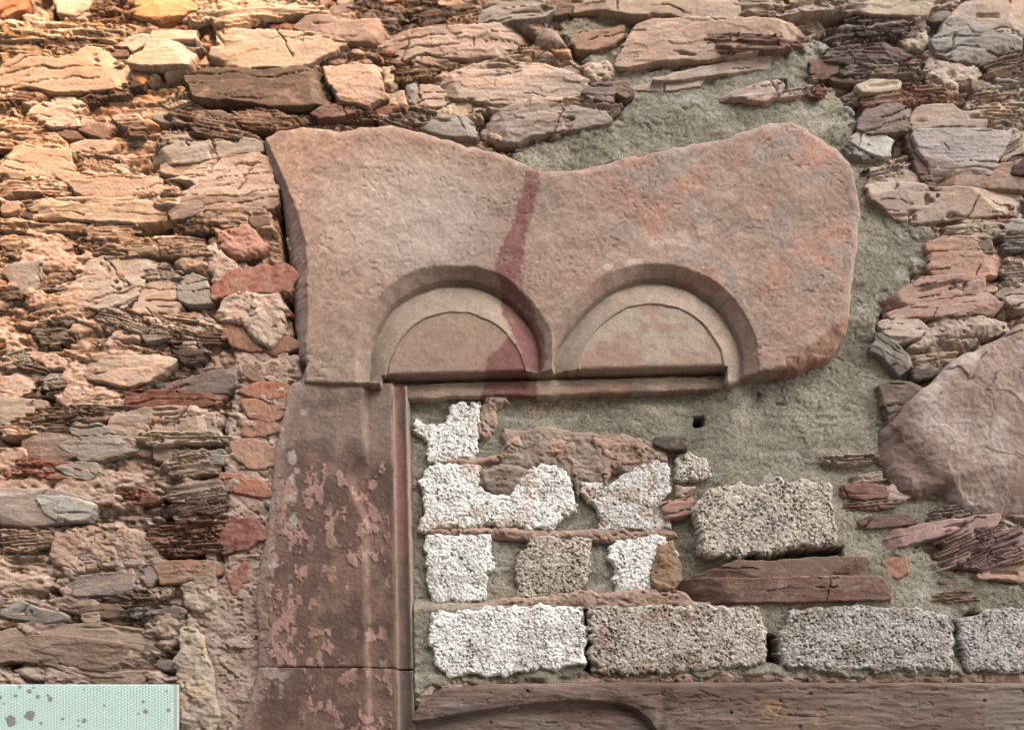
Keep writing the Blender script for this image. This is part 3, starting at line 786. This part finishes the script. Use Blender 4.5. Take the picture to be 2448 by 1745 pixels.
# ------------------------------------------------------------------ grey cement
xs = np.arange(1224 * .74, 2500, 3.); ys = np.arange(20, 1690, 3.)
X, Y = np.meshgrid(xs, ys)
sd = sdist(cpoly, X + 26 * fbm(X / 44, Y / 34, 301, 5, .6), Y + 22 * fbm(X / 40, Y / 30, 302, 5, .6))
inside = sstep(-12, 18, np.minimum(np.minimum(Y - 915 + .012 * (X - 960), X - 955), 1640 - X * .0 - 0))
inside = sstep(-10, 25, np.minimum(np.minimum(Y - 905, (1745 - X) * .22), 1450 - Y))
h = 3 - 36 * inside
h += -20 * sstep(760, 860, Y) * sstep(1740, 1800, X) * sstep(1250, 1100, Y) + 4 * sstep(1150, 1400, Y)
h += fbm(X / 140, Y / 90, 303, 3) * 9 + fbm(X / 36, Y / 24, 304, 4) * 2.6 + fbm(X / 7, Y / 5.5, 305, 3) * 1.3 + 9 * sstep(60, 5, sd) * sstep(-.2, .3, fbm(X / 50, Y / 40, 315, 3)) * (1 - inside)
h -= 2.2 * sstep(.45, .7, vn(X / 7, Y / 6, 316)) * sstep(-.2, .3, fbm(X / 60, Y / 60, 317, 2)); h += 1.8 * sstep(.1, .16, fbm(X / 75, Y / 60, 318, 4)) 
drag = vn(X / 60 + Y / 200, Y / 7, 306)                              # trowel drags
h += 1.1 * drag * sstep(0, .5, fbm(X / 90, Y / 90, 307, 2))
for (hx, hy, r, dep) in ((1676, 1001, 11, 60), (1869, 206, 8, 55), (1815, 938, 4, 12), (1870, 963, 12, 6)):
    h -= dep * (1.8 if dep > 50 else 1) * sstep(r + 3, r - 3, np.maximum(np.abs(X - hx), np.abs(Y - hy) * (1 if r != 12 else 3)) + 2 * vn(X / 5, Y / 5, 308))
for gp in (pts('Q', '1640,1238 1872,1218 1872,1238 1650,1254'), pts('Q', '1301,1352 1314,1352 1314,1498 1301,1496'), pts('Q', '1495,1310 1520,1296 1560,1336 1510,1334'), pts('Q', '1706,1412 1738,1420 1732,1478 1706,1470')):
    h -= 75 * sstep(-3, 4, sdist(gp, X + 3 * vn(X / 9, Y / 9, 330), Y + 3 * vn(X / 9, Y / 9, 331)))
h -= 60 * sstep(2, 12, -sd) + 6 * sstep(8, 0, sd)
h -= 70 * sstep(6, 22, np.maximum(sdist(lpoly, X, Y), sdist(JAMB, X, Y)))
w = sstep(-.3, .5, fbm(X / 130, Y / 90, 310, 4))[..., None]
t = col((152, 143, 121)) * (1 - w) + col((178, 167, 145)) * w
pk = (sstep(.15, .5, fbm(X / 80, Y / 60, 311, 4)) * sstep(1600, 1250, X) * sstep(900, 960, Y) * .6)[..., None]
t = t * (1 - pk) + col((196, 160, 134)) * pk
gr = sstep(.2, .55, fbm(X / 50, Y / 30, 312, 4))[..., None] * .5
t = t * (1 - gr) + col((200, 194, 180)) * gr
t *= (1 + .18 * fbm(X / 6, Y / 6, 313, 2) + .14 * fbm(X / 60, Y / 45, 319, 4))[..., None]
dg = (sstep(.5, .75, vn(X / 5, Y / 5, 320)) * .45)[..., None]
t = t * (1 - dg) + col((112, 104, 88)) * dg
cem = grid_mesh('cement_patch', xs, ys, h, sd > -12, t, 'cement')
tag(cem, 'rough grey green cement filling around the carved twin arch stone', 'cement')

# ------------------------------------------------------------------ breeze blocks
WHITE, TAN, GREY = (246, 240, 232), (204, 186, 166), (190, 180, 170)
BLOCKS = [
    ('J', '129,66 133,67 137,70 152,66 154,55 160,52 166,55 176,52 179,60 178,74 175,82 177,92 172,97 140,98 139,88 136,80 129,76', -2, WHITE, (220, 210, 200),
     'ragged white breeze block topmost of the white column, half buried in grey cement'),
    ('J', '140,102 170,101 178,104 178,118 190,124 200,126 207,112 217,102 236,100 244,104 249,120 253,135 243,140 236,150 212,150 190,147 160,152 130,150 128,146 137,135 133,120 130,113 137,104', 1, WHITE, (208, 184, 160),
     'large white breeze block stepped around a grey mortar lump in the second row'),
    ('K', '62,115 75,112 80,118 100,104 102,100 127,99 130,120 124,132 128,140 130,150 118,152 105,152 75,150 76,135 66,130 62,124', 0, (220, 212, 204), (196, 166, 138),
     'white and tan breeze block under the orange mortar smear, second row'),
    ('K', '137,92 158,95 165,110 150,114 134,112 135,100', -2, (214, 200, 184), GREY,
     'smallest breeze block, a pale stub beside the drilled hole in the cement'),
    ('Q', '1550,1112 1600,1085 1655,1077 1740,1070 1815,1072 1845,1075 1851,1095 1862,1170 1862,1212 1790,1216 1650,1232 1590,1230 1563,1226 1570,1190 1548,1150', 21, (210, 194, 176), (192, 180, 170),
     'long buff breeze block jutting out over a dark gap and a brown slate slab'),
    ('N', '136,12 185,9 187,35 182,42 183,62 140,63 138,40 134,25', 1, WHITE, (216, 208, 202),
     'square white breeze block third down beside the jamb, cement joint to its right'),
    ('O', '20,15 35,11 60,13 70,14 68,25 66,45 62,52 55,57 40,56 20,60 11,60 12,42 10,32 13,24 19,23', 2, TAN, (222, 206, 188),
     'square tan coarse breeze block between two grey cement joints'),
    ('O', '85,17 100,12 125,10 132,17 138,28 138,45 130,53 120,57 118,60 90,57 87,47 90,42 84,30', 1, WHITE, WHITE,
     'white breeze block with a brown mud cap on its right end'),
    ('Q', '960,1367 1070,1357 1200,1349 1275,1348 1292,1360 1302,1400 1302,1483 1200,1488 1100,1498 1000,1501 975,1480 960,1430', 18, (246, 241, 234), (214, 204, 196),
     'long clean white breeze block in the bottom row, left of a black vertical gap'),
    ('Q', '1313,1357 1400,1352 1600,1347 1690,1352 1704,1400 1704,1450 1698,1478 1560,1488 1400,1495 1350,1498 1313,1463', 18, (206, 192, 176), (180, 152, 130),
     'long mud stained tan breeze block in the bottom row, right of a black gap'),
    ('Q', '1740,1410 1752,1390 1757,1362 1800,1352 2000,1352 2105,1362 2117,1400 2117,1488 2000,1488 1850,1488 1760,1483 1735,1450', 18, (192, 184, 174), (168, 150, 134),
     'long grey speckled breeze block in the bottom row with a muddy lower edge'),
    ('Q', '2132,1376 2180,1361 2310,1346 2310,1488 2160,1495 2147,1450 2137,1410', 19, (192, 184, 178), (214, 212, 210),
     'grey white breeze block cut off by the right picture edge'),
]
for i, (reg, body, dep, c1, c2, lab) in enumerate(BLOCKS):
    o = stone('breeze_block', pts(reg, body), 'G', dep, c1, None, 1.9, c2)
    tag(o, lab, 'block', 'breeze blocks filling the old window')
    if 'mud cap' in lab:
        cap = stone('mud_cap', pts('O', '122,18 132,16 138,28 139,45 132,54 122,55 117,47 116,35 120,28'), 'R', 16, (176, 138, 104), o, 2.5, mat='earth')
        cap.parent = o; cap.location = Vector((cap.location.x, 0, cap.location.z))
        cap['label'] = 'smooth brown mud cap'

# ------------------------------------------------------------------ the carved twin arch stone
lint = thing('carved_window_head', 'pinkish sandstone window head carved with two round arches', 'window head', (wx(1340), 0, wz(900)))
xs = np.arange(625, 2056, 2.4); ys = np.arange(285, 945, 2.4)
X, Y = np.meshgrid(xs, ys)
XW = X + 2.5 * fbm(X / 25, Y / 25, 401, 3); YW = Y + 2.5 * fbm(X / 25, Y / 25, 402, 3)
sd = sdist(lpoly, X + 5 * fbm(X / 30, Y / 30, 403, 4), Y + 5 * fbm(X / 30, Y / 30, 404, 4))
FACE = 46.
h = FACE + 14 * sstep(1600, 2000, X) + fbm(X / 190, Y / 140, 405, 4) * 8.0 + fbm(X / 26, Y / 22, 406, 4) * 1.6 + fbm(X / 6, Y / 6, 407, 2) * .9 + vn((X + Y) / 7, (X - Y) / 38, 411) * 1.2 * sstep(-.1, .35, fbm(X / 110, Y / 90, 419, 2)) - 2.0 * sstep(.5, .8, vn(X / 7, Y / 7, 413)) * sstep(.1, .4, fbm(X / 70, Y / 70, 414, 3))
# tool marks and shallow spalls
h -= 1.2 * sstep(.2, .34, fbm(X / 75, Y / 60, 408, 4))
red = np.maximum(sdist(pts('Q', '1172,384 1201,384 1197,430 1185,480 1168,545 1160,600 1165,645 1192,722 1160,722 1135,690 1110,620 1105,590 1112,560 1140,500 1160,440'), XW, YW),
                 np.maximum(sdist(pts('Q', '1078,826 1085,790 1105,770 1125,745 1148,750 1172,812 1197,818 1197,868 1068,868'), XW, YW),
                 sdist(pts('Q', '1106,600 1165,632 1190,690 1212,750 1216,790 1200,815 1170,815 1155,770 1135,725 1120,690'), XW, YW)))
redw = .92 * sstep(-4, 4, red + 3.5 * vn(X / 6, Y / 6, 409) + 5 * fbm(X / 16, Y / 16, 417, 3)) * (1 - .25 * sstep(.2, .5, fbm(X / 18, Y / 18, 418, 4)))
# left side falls away behind the arris
arr = pts('Q', '596,288 612,335 650,420 672,470 682,505 690,540 693,600 695,700 690,780 688,850')
ax = np.interp(Y, [p[1] for p in arr], [p[0] for p in arr]) + 3 * fbm(X * 0, Y / 18, 410, 3)
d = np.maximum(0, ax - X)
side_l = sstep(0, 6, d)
h -= np.where(d > 0, 3 + d * 1.0, 0) * side_l
# right broken lower corner
cr = pts('Q', '1740,842 1790,790 1840,750 1890,720')
d = np.maximum(0, (X - 1870) * .62 + (Y - 893) * .78 + 22 + 9 * fbm(X / 25, Y / 25, 412, 3))
h -= d * .55
# arches:  centre, outer radius, step radius, inner centre, inner radius
def arch(h, cx, cy, ro, rs, ix, iy, ri, skew, lim):
    r = np.hypot(XW - cx, np.minimum(YW - cy, 0) if True else 0)
    r = np.where(YW > cy, np.abs(XW - cx), r) + 3.5 * fbm(X / 55, Y / 55, 430, 3)
    r = r - skew * sstep(-150, -10, YW - cy) * (XW < cx)              # the left foot flares towards the cusp
    fr = FACE
    cham = fr - 28 * np.clip((ro - r) / (ro - rs), 0, 1)                             # sloping outer band
    rin = np.hypot(XW - ix, np.minimum(YW - iy, 0)) - ri
    hol_t = np.clip((rs - r) / (np.maximum(rs - r, 0) + np.maximum(rin, 0) + 1e-6), 0, 1)
    hollow = fr - 28 - 18 * sstep(rs + 1.5, rs - 3, r) + 32 * hol_t ** .9
    hollow = hollow - 12 * sstep(2, -5, rin) - 30 * sstep(-5, -12, rin)
    hh = np.where(r > rs + 1.5, cham, hollow)
    return np.where((r < ro) & lim, np.minimum(h, hh + (h - fr) * .3), h), r
h, r1 = arch(h, 1091, 868, 238, 207, 1092, 905, 166, 0, (X < 1321 + .0 * Y) & (Y < 905))
h, r2 = arch(h, 1562, 872, 244, 214, 1558, 892, 172, 26, (X > 1321) & (Y < 1000))
# the reveal under the arches: one step, a fillet, then the opening
ledge1 = 888 - (X - 917) * 22 / 815.
inr = (X > 917) & (X < 1734)
und = inr & (YW > ledge1)
h = np.where(und, -34 + 28 * sstep(ledge1 + 9, ledge1 + 13, YW) + fbm(X / 40, Y / 10, 415, 3) * 2.5, h)
rest = (X >= 1734) & (X < 1797) & (Y > 880)
h = np.where(sd > 0, h, h)
rr = np.where(YW > 845, 9., 20.) * (1 + .4 * fbm(X / 40, Y / 40, 416, 3))
h -= (1 - np.sqrt(np.clip(1 - (1 - np.clip(sd / rr, 0, 1)) ** 2, 0, 1))) * rr * .9 * np.where(und, .4, 1)
h -= 75 * sstep(0, 8, -sd)
t = np.empty(X.shape + (3,))
w = sstep(-.3, .4, fbm(X / 190, Y / 150, 420, 4))[..., None]
t[:] = col((184, 149, 127)) * (1 - w) + col((168, 135, 113)) * w
g = (np.exp(-(((X - 980) / 200) ** 2 + ((Y - 510) / 150) ** 2) ** 2) * .75 + .0)[..., None]
t = t * (1 - g) + col((198, 176, 160)) * g
right = sstep(1230, 1500, X + 60 * fbm(X / 90, Y / 90, 421, 3))
ora = (right * sstep(-.05, .45, fbm(X / 85 + Y / 300, Y / 75, 422, 5)))[..., None]
t = t * (1 - .75 * ora) + col((196, 140, 116)) * .75 * ora
gry = (right * sstep(.05, .4, fbm(X / 60, Y / 55, 423, 5)) * .5)[..., None]
t = t * (1 - gry) + col((170, 156, 146)) * gry
pale = (sstep(70, 10, np.abs((Y - 640) + (X - 1480) * .42 + 40 * fbm(X / 40, Y / 40, 424, 3))) * sstep(1330, 1420, X) * sstep(1760, 1620, X) * sstep(.0, .3, fbm(X / 40, Y / 30, 425, 4)) * .8)[..., None]
t = t * (1 - pale) + col((218, 184, 162)) * pale
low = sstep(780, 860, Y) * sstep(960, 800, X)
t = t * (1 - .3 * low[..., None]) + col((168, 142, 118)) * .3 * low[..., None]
sidec = (side_l * .7)[..., None]  # left end tinted darker: its shaded side put into the colour
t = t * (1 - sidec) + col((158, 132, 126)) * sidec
hol = (((r1 < 207) & (X < 1321) | (r2 < 214) & (X > 1321)) & (Y < 900))[..., None] * .55
t = t * (1 - hol) + col((188, 166, 140)) * hol
u3 = (und * sstep(-.2, .3, vn(X / 45, Y / 30, 426)) * .8)[..., None]
t = t * (1 - u3) + col((208, 178, 146)) * u3
cor = sstep(0, 10, d)[..., None] * .6
t = t * (1 - cor) + col((176, 112, 76)) * cor
t = t * (1 - redw[..., None]) + col((146, 88, 78)) * redw[..., None]
t *= (1 + (.14 * fbm(X / 10, Y / 10, 427, 3) + .14 * fbm(X / 36, Y / 30, 428, 4)) * (1 - .8 * redw))[..., None]
spk = sstep(.62, .8, vn(X / 5, Y / 5, 429))[..., None] * .35 * (1 - redw[..., None])
t = t * (1 - spk) + col((222, 196, 176)) * spk
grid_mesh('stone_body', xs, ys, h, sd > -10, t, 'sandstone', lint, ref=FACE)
# the two half-round fields inside the mouldings
def tympanum(cx, cy, r, x0, x1, ca, cb, seed, redpoly):
    xs = np.arange(cx - r - 8, cx + r + 8, 2.4); ys = np.arange(cy - r - 8, 905, 2.4)
    X, Y = np.meshgrid(xs, ys)
    rr = np.hypot(X - cx, Y - cy) + 2 * fbm(X / 20, Y / 20, seed, 3)
    led = 888 - (X - 917) * 22 / 815.
    sd = np.minimum(r + 4 - rr, led + 1.2 * fbm(X / 30, Y / 30, seed + 9, 3) - Y)
    h = FACE - 18 + fbm(X / 40, Y / 30, seed + 1, 4) * 1.4 + fbm(X / 6, Y / 6, seed + 2, 2) * .45 - 60 * sstep(1, 8, -sd) - 2.5 * sstep(4, 0, sd)
    w = sstep(-.25, .3, fbm(X / 60, Y / 45, seed + 3, 4) + (Y - cy + 80) / 260)[..., None]
    t = col(ca) * (1 - w) + col(cb) * w
    if redpoly is not None:
        k = .92 * sstep(-4, 4, sdist(redpoly, X + 4 * fbm(X / 14, Y / 14, seed + 4, 3), Y))[..., None]
        t = t * (1 - k) + col((150, 92, 82)) * k
    t = t * (1 + .12 * fbm(X / 10, Y / 10, seed + 5, 3))[..., None]
    grid_mesh('tympanum', xs, ys, h, sd > -8, t, 'sandstone', lint, ref=FACE)
tympanum(1092, 905, 163, 925, 1262, (184, 150, 122), (180, 142, 118), 440, pts('Q', '1078,826 1085,790 1105,772 1128,745 1170,780 1185,830'))
tympanum(1558, 894, 172, 1385, 1732, (198, 174, 148), (190, 148, 124), 460, None)

# ------------------------------------------------------------------ jamb below it
def jamb(name, label, y0, y1, seed, flip):
    th = thing(name, label, 'jamb', (wx(790), 0, wz(y1)), 'stones of the window jamb')
    lx = [(y * 1.0746, x * 1.0746) for x, y in ((662, 840), (640, 870), (628, 930), (612, 1000), (606, 1080), (592, 1180), (572, 1290), (566, 1340), (576, 1400), (572, 1480), (560, 1540), (540, 1610), (536, 1660))]
    xs = np.arange(560, 975, 2.4); ys = np.arange(y0 - 12, y1 + 12, 2.4)
    X, Y = np.meshgrid(xs, ys)
    left = np.interp(Y, [a for a, b in lx], [b for a, b in lx])
    k = (Y - 905) / (1745 - 905.)
    face = 862 + 12 * k; f0 = 934 + 14 * k; 
    sd = np.minimum(np.minimum(X - left + 5 * fbm(X / 30, Y / 40, seed, 4), f0 + 1.5 * vn(X * 0, Y / 30, seed + 8) - X), np.minimum(Y - y0, y1 - Y) + 1.5 * fbm(X / 25, Y / 25, seed + 1, 3))
    h = 34 + fbm(X / 110, Y / 140, seed + 2, 3) * 4.0 + fbm(X / 20, Y / 20, seed + 3, 4) * 1.0 + fbm(X / 6, Y / 6, seed + 4, 2) * .9
    bend = face + 2.5 * fbm(X * 0, Y / 40, seed + 5, 3) - (40 * sstep(1080, 1140, Y) - 38 * sstep(1140, 1260, Y) if not flip else 0)
    u = np.clip((X - bend) / (f0 - bend), 0, 1)
    h -= 17 * sstep(0, .22, u) + 5 * np.sin(np.pi * u)
    le = np.maximum(0, 34 - (X - left)); h -= le * .45
    rr = 7
    h -= (1 - np.sqrt(np.clip(1 - (1 - np.clip(sd / rr, 0, 1)) ** 2, 0, 1))) * rr * .8
    h -= 55 * sstep(0, 8, -sd)
    w = sstep(-.3, .3, fbm(X / 60, Y / 80, seed + 10, 4))[..., None]
    t = col((128, 94, 78)) * (1 - w) + col((150, 112, 92)) * w
    topw = (sstep(1130, 1020, Y + 60 * fbm(X / 50, Y / 50, seed + 11, 3)) * .55)[..., None]
    t = t * (1 - topw) + col((172, 146, 126)) * topw
    dk = sstep(.05, .4, fbm(X / 70, Y / 60, seed + 12, 4))[..., None] * .6
    t = t * (1 - dk) + col((100, 76, 66)) * dk
    fl = fbm(X / 24, Y / 36, seed + 13, 5, .6) - .35 * sstep(1180, 1050, Y)
    flk = sstep(.13, .15, fl) * sstep(-.35, .1, fbm(X / 70, Y / 110, seed + 24, 3)) * (X < face + 60)                       # scaled pink patches, slightly proud
    h += flk * 2.2
    t = t * (1 - flk[..., None] * .9) + col((198, 146, 130)) * flk[..., None] * .9
    ed = sstep(46, 12, X - left + 14 * fbm(X / 20, Y / 20, seed + 14, 3))[..., None] * .7
    t = t * (1 - ed) + col((196, 158, 138)) * ed
    pl = (sstep(.28, .42, fbm(X / 26, Y / 26, seed + 15, 4)) * sstep(100, 60, X - left) * .7)[..., None]
    t = t * (1 - pl) + col((206, 186, 168)) * pl
    gr = (sstep(6, 0, np.abs(X - face - 8 + 4 * vn(X * 0, Y / 25, seed + 16))) * sstep(.0, .5, vn(X / 20, Y / 18, seed + 17)) * .35)[..., None]
    t = t * (1 - gr) + col((200, 168, 138)) * gr
    t *= (1 + .14 * fbm(X / 9, Y / 9, seed + 18, 3))[..., None]
    grid_mesh('stone_body', xs, ys, h, sd > -9, t, 'sandstone', th, ref=30)
    xs = np.arange(915, 1015, 2.4)
    X, Y = np.meshgrid(xs, ys)
    k = (Y - 905) / (1745 - 905.)
    a, b = 936 + 14 * k, 967 + 20 * k
    sd = np.minimum(np.minimum(X - a, b - X) + 1.6 * fbm(X / 30, Y / 30, seed + 20, 3), np.minimum(Y - y0 - 8, y1 - Y))
    u = np.clip((X - a) / (b - a), 0, 1)
    h = 8 - 7 * np.sin(np.pi * u) ** .7 + 6 * sstep(.25, .0, u) + 4 * sstep(.8, 1., u) + fbm(X / 20, Y / 30, seed + 21, 4) * 1.6 - 55 * sstep(1, 8, -sd)
    w = sstep(-.2, .2, fbm(X / 40, Y / 90, seed + 22, 4) - (.5 if flip else .35 * sstep(1420, 1560, Y)) + .1)[..., None]
    t = col((124, 104, 90)) * (1 - w) + col((164, 112, 96)) * w
    e2 = (np.maximum(sstep(.2, .02, u), sstep(.8, .98, u)) * .75)[..., None]
    t = t * (1 - e2) + col((186, 164, 138)) * e2
    t *= (1 + .14 * fbm(X / 9, Y / 9, seed + 23, 3))[..., None]
    grid_mesh('fillet', xs, ys, h, sd > -9, t, 'sandstone', th, ref=30)
jamb('jamb_stone', 'tall mottled brown jamb stone directly under the carved window head', 914, 1592, 500, False)
jamb('jamb_stone', 'lower flaking brown jamb stone at the bottom edge beside the grained lintel', 1596, 1790, 530, True)

# ------------------------------------------------------------------ grained lintel along the bottom
bp = pts('Q', '905,1640 925,1598 940,1562 990,1532 1100,1524 1400,1519 1800,1520 2310,1521 2310,1690 905,1690')
xs = np.arange(960, 2490, 2.8); ys = np.arange(1620, 1830, 2.8)
X, Y = np.meshgrid(xs, ys)
sd = sdist(bp, X + 4 * fbm(X / 40, Y / 30, 601, 4), Y + 4 * fbm(X / 40, Y / 30, 602, 4))
gx, gy = X / 60 + .4 * fbm(X / 150, Y / 60, 603, 3), Y / 5.5 + 3.0 * fbm(X / 170, Y / 60, 604, 3)
grain = vn(gx, gy, 605) * .6 + vn(gx * 2.3, gy * 1.8, 606) * .4
h = 30 + fbm(X / 160, Y / 50, 607, 3) * 4 + grain * 2.0 + fbm(X / 20, Y / 12, 608, 3) * 1.2
sp = np.abs(vn(X / 150 + .3 * gx, gy / 2.6, 614)); h -= 4 * np.exp(-(sp / .08) ** 2) * sstep(.25, .5, fbm(X / 130, Y / 30, 615, 3))
h += 0
rim = [(1060, 1720), (1077, 1711), (1185, 1694), (1292, 1679), (1385, 1672), (1477, 1679), (1523, 1694), (1554, 1719), (1574, 1750), (1585, 1840)]
ry = np.interp(X, [1020, 1077, 1185, 1292, 1385, 1477, 1523, 1554, 1574, 1582], [1722, 1711, 1694, 1679, 1672, 1679, 1694, 1719, 1750, 1850])
rec = sstep(-1, 5, Y - ry + 1.5 * vn(X / 20, Y / 20, 609)) * (X < 1585)
roll = np.exp(-((ldist(rim, X, Y) - 22) / 16.) ** 2) * (rec < .5)
h = h - rec * 24 + rec * np.clip((Y - ry) * .07, 0, 5) + roll * 4
h -= 9 * np.exp(-(np.abs(X - (1590 + (Y - 1640) * -.1)) / 14.) ** 2) * sstep(1640, 1690, Y)
ck = np.abs(fbm(X / 120, Y / 16, 610, 4)); h -= 3 * np.exp(-(ck / .02) ** 2)
worm = h2(np.floor(X / 40), np.floor(Y / 26), 611)
wxx = (np.floor(X / 40) + .2 + .6 * h2(np.floor(X / 40), np.floor(Y / 26), 612)) * 40
wyy = (np.floor(Y / 26) + .2 + .6 * h2(np.floor(X / 40), np.floor(Y / 26), 613)) * 26
h -= 12 * (worm > .92) * sstep(3.6, 2.0, np.hypot(X - wxx, Y - wyy))
rr = 8
h -= (1 - np.sqrt(np.clip(1 - (1 - np.clip(sd / rr, 0, 1)) ** 2, 0, 1))) * rr * .8 + 60 * sstep(0, 9, -sd)
w = sstep(-.3, .4, fbm(X / 170, Y / 40, 620, 4))[..., None]
t = col((124, 94, 78)) * (1 - w) + col((150, 120, 102)) * w
w = sstep(.0, .5, fbm(X / 120, Y / 50, 621, 4))[..., None] * .6
t = t * (1 - w) + col((142, 126, 114)) * w
yl = (np.exp(-(((X - 1845) / 34) ** 2 + ((Y - 1700) / 24) ** 2)) * sstep(-.1, .2, vn(X / 5, Y / 5, 622)) * .8 + .5 * np.exp(-(((X - 1960) / 18) ** 2 + ((Y - 1720) / 40) ** 2)) * sstep(0, .3, vn(X / 6, Y / 9, 623)))[..., None]
t = t * (1 - yl) + col((204, 156, 84)) * yl
t *= (1 + .16 * grain + .08 * fbm(X / 9, Y / 9, 624, 2))[..., None]
tag(grid_mesh('carved_lintel', xs, ys, h, sd > -10, t, 'timber', ref=30), 'weathered grained brown lintel with an arched recess, along the bottom under the blocks', 'lintel')

# ------------------------------------------------------------------ mint green sheet
sheet = thing('plastic_sheet', 'mint green embossed sheet spotted with mud, bottom left corner', 'sheet', (wx(200), -.05, wz(1790)))
xs = np.concatenate([np.arange(-90, 421, 1.75), [421.8]]); ys = np.concatenate([[1637.2], np.arange(1638, 1830, 1.75)])
X, Y = np.meshgrid(xs, ys)
uu, vv = X / 7.2, (Y + X * .42) / 7.2
bump = np.clip(np.sin(2 * np.pi * uu) * .5 + .5, 0, 1) * np.clip(np.sin(2 * np.pi * vv) * .5 + .5, 0, 1)
edge = sstep(410, 412, X)
h = 52 + 2.0 * bump * (1 - edge)
h = np.where((X > 421.4) | (Y < 1637.5), 44., h)
t = np.empty(X.shape + (3,)); t[:] = col((196, 226, 214)) * 1.45
t = t * (1 - edge[..., None]) + col((214, 218, 208)) * edge[..., None]
spots = [(28, 1722, 13), (73, 1710, 13), (72, 1654, 6), (92, 1666, 5), (120, 1672, 6), (116, 1663, 4), (3, 1668, 5), (40, 1664, 4), (50, 1643, 4), (100, 1728, 4),
         (340, 1677, 4), (345, 1701, 6), (398, 1697, 5), (328, 1706, 3), (201, 1722, 6), (187, 1722, 3), (150, 1718, 4), (393, 1653, 2.5), (200, 1649, 2.5), (248, 1687, 3), (12, 1682, 3), (82, 1645, 3), (187, 1735, 3)]
mud = np.zeros(X.shape)
for sx, sy, r in spots:
    mud = np.maximum(mud, sstep(r + 1.4, r - 1.4, np.hypot(X - sx, Y - sy) + r * .35 * fbm(X / 6, Y / 6, int(sx), 2)))
t = t * (1 - .85 * mud[..., None]) + col((158, 140, 130)) * .85 * mud[..., None]
o = grid_mesh('sheet_face', xs, ys, h, np.ones(X.shape, bool), t, 'panel', sheet, ref=52)
o.location.y -= sheet.location.y * 0 ; o.location.y = -sheet.location.y
box_mesh('sheet_edge', wx(-90), wx(421.8), -.0455, -.041, wz(1829), wz(1637.2), 'panel', col((206, 216, 206)), sheet)

# ------------------------------------------------------------------ loose chips of slate bedded in the mortar (uncountable)
rnd = random.Random(5)
chips = []
def chip(cx, cy, L, T, ang):
    n = 8
    out = []
    for i in range(n):
        a = 2 * math.pi * i / n
        k = rnd.uniform(.75, 1.15)
        u, v = math.copysign(abs(math.cos(a)) ** .7, math.cos(a)) * L / 2 * k, math.sin(a) * T / 2 * k
        out.append((cx + u * math.cos(ang) - v * math.sin(ang), cy + u * math.sin(ang) + v * math.cos(ang)))
    return out
AV = [np.asarray(STRIP), np.asarray(cpoly), np.asarray(lpoly), np.asarray([(560, 900), (1000, 900), (1000, 1790), (560, 1790)]), np.asarray([(960, 1600), (2500, 1600), (2500, 1800), (960, 1800)])]
parts = []
tries = 0
while len(parts) < 620 and tries < 4000:
    tries += 1
    if tries % 4:
        cx, cy = rnd.uniform(-10, 2460), rnd.uniform(-10, 1760); inframe = True
    else:
        cx, cy = rnd.uniform(-880, 3360), rnd.uniform(-680, 2680)
        inframe = -20 < cx < 2470 and -20 < cy < 1770
    pt = (np.array([cx]), np.array([cy]))
    if any(sdist(a, *pt)[0] > -18 for a in AV): continue
    if any(sdist(p, *pt)[0] > -6 for dd, p in HOLES): continue
    if inframe: L = rnd.uniform(26, 90); T = L * rnd.uniform(.16, .4)
    else: L = rnd.uniform(140, 330); T = L * rnd.uniform(.2, .45)
    ang = rnd.gauss(-.03 if cx < 1200 else -.12, .12)
    kind = 'S' if rnd.random() < .6 else 'F'
    cl = PAL[rnd.choice('pptttlgbdvrv')]
    parts.append(stone_field(chip(cx, cy, L, T, ang), kind, rnd.uniform(3, 11) if inframe else rnd.uniform(10, 22), cl, 9000 + tries * 7, 3.2 if inframe else 9., None, 40.))
def join_fields(name, fields, mat, parent):
    cos, qs, ts, n0 = [], [], [], 0
    for xs, ys, hh, mask, tint in fields:
        X, Y = np.meshgrid(xs, ys); n = int(mask.sum())
        idx = np.full(hh.shape, -1, np.int64); idx[mask] = np.arange(n) + n0
        cos.append(np.stack([(X[mask] - 1224) * S, -hh[mask] * .001, (872.5 - Y[mask]) * S + ZC], 1)); ts.append(tint[mask])
        a, b, c, d = idx[:-1, :-1], idx[1:, :-1], idx[1:, 1:], idx[:-1, 1:]
        ok = (a >= 0) & (b >= 0) & (c >= 0) & (d >= 0)
        qs.append(np.stack([a[ok], b[ok], c[ok], d[ok]], 1)); n0 += n
    co, q, tt = np.concatenate(cos), np.concatenate(qs), np.concatenate(ts)
    me = bpy.data.meshes.new(name)
    me.vertices.add(len(co)); me.vertices.foreach_set('co', co.ravel())
    me.loops.add(q.size); me.loops.foreach_set('vertex_index', q.ravel().astype(np.int32))
    me.polygons.add(len(q)); me.polygons.foreach_set('loop_start', np.arange(0, q.size, 4, dtype=np.int32))
    me.polygons.foreach_set('use_smooth', np.ones(len(q), bool))
    me.update(calc_edges=True)
    at = me.color_attributes.new('tint', 'FLOAT_COLOR', 'POINT')
    cl = np.ones((len(co), 4)); cl[:, :3] = np.clip(tt, .004, .9)
    at.data.foreach_set('color', cl.ravel().astype(np.float32))
    me.materials.append(MAT[mat])
    o = bpy.data.objects.new(name, me); COL.objects.link(o); o.parent = parent
    return o
o = join_fields('slate_chips', parts, 'slate', wall); o['kind'] = 'stuff'
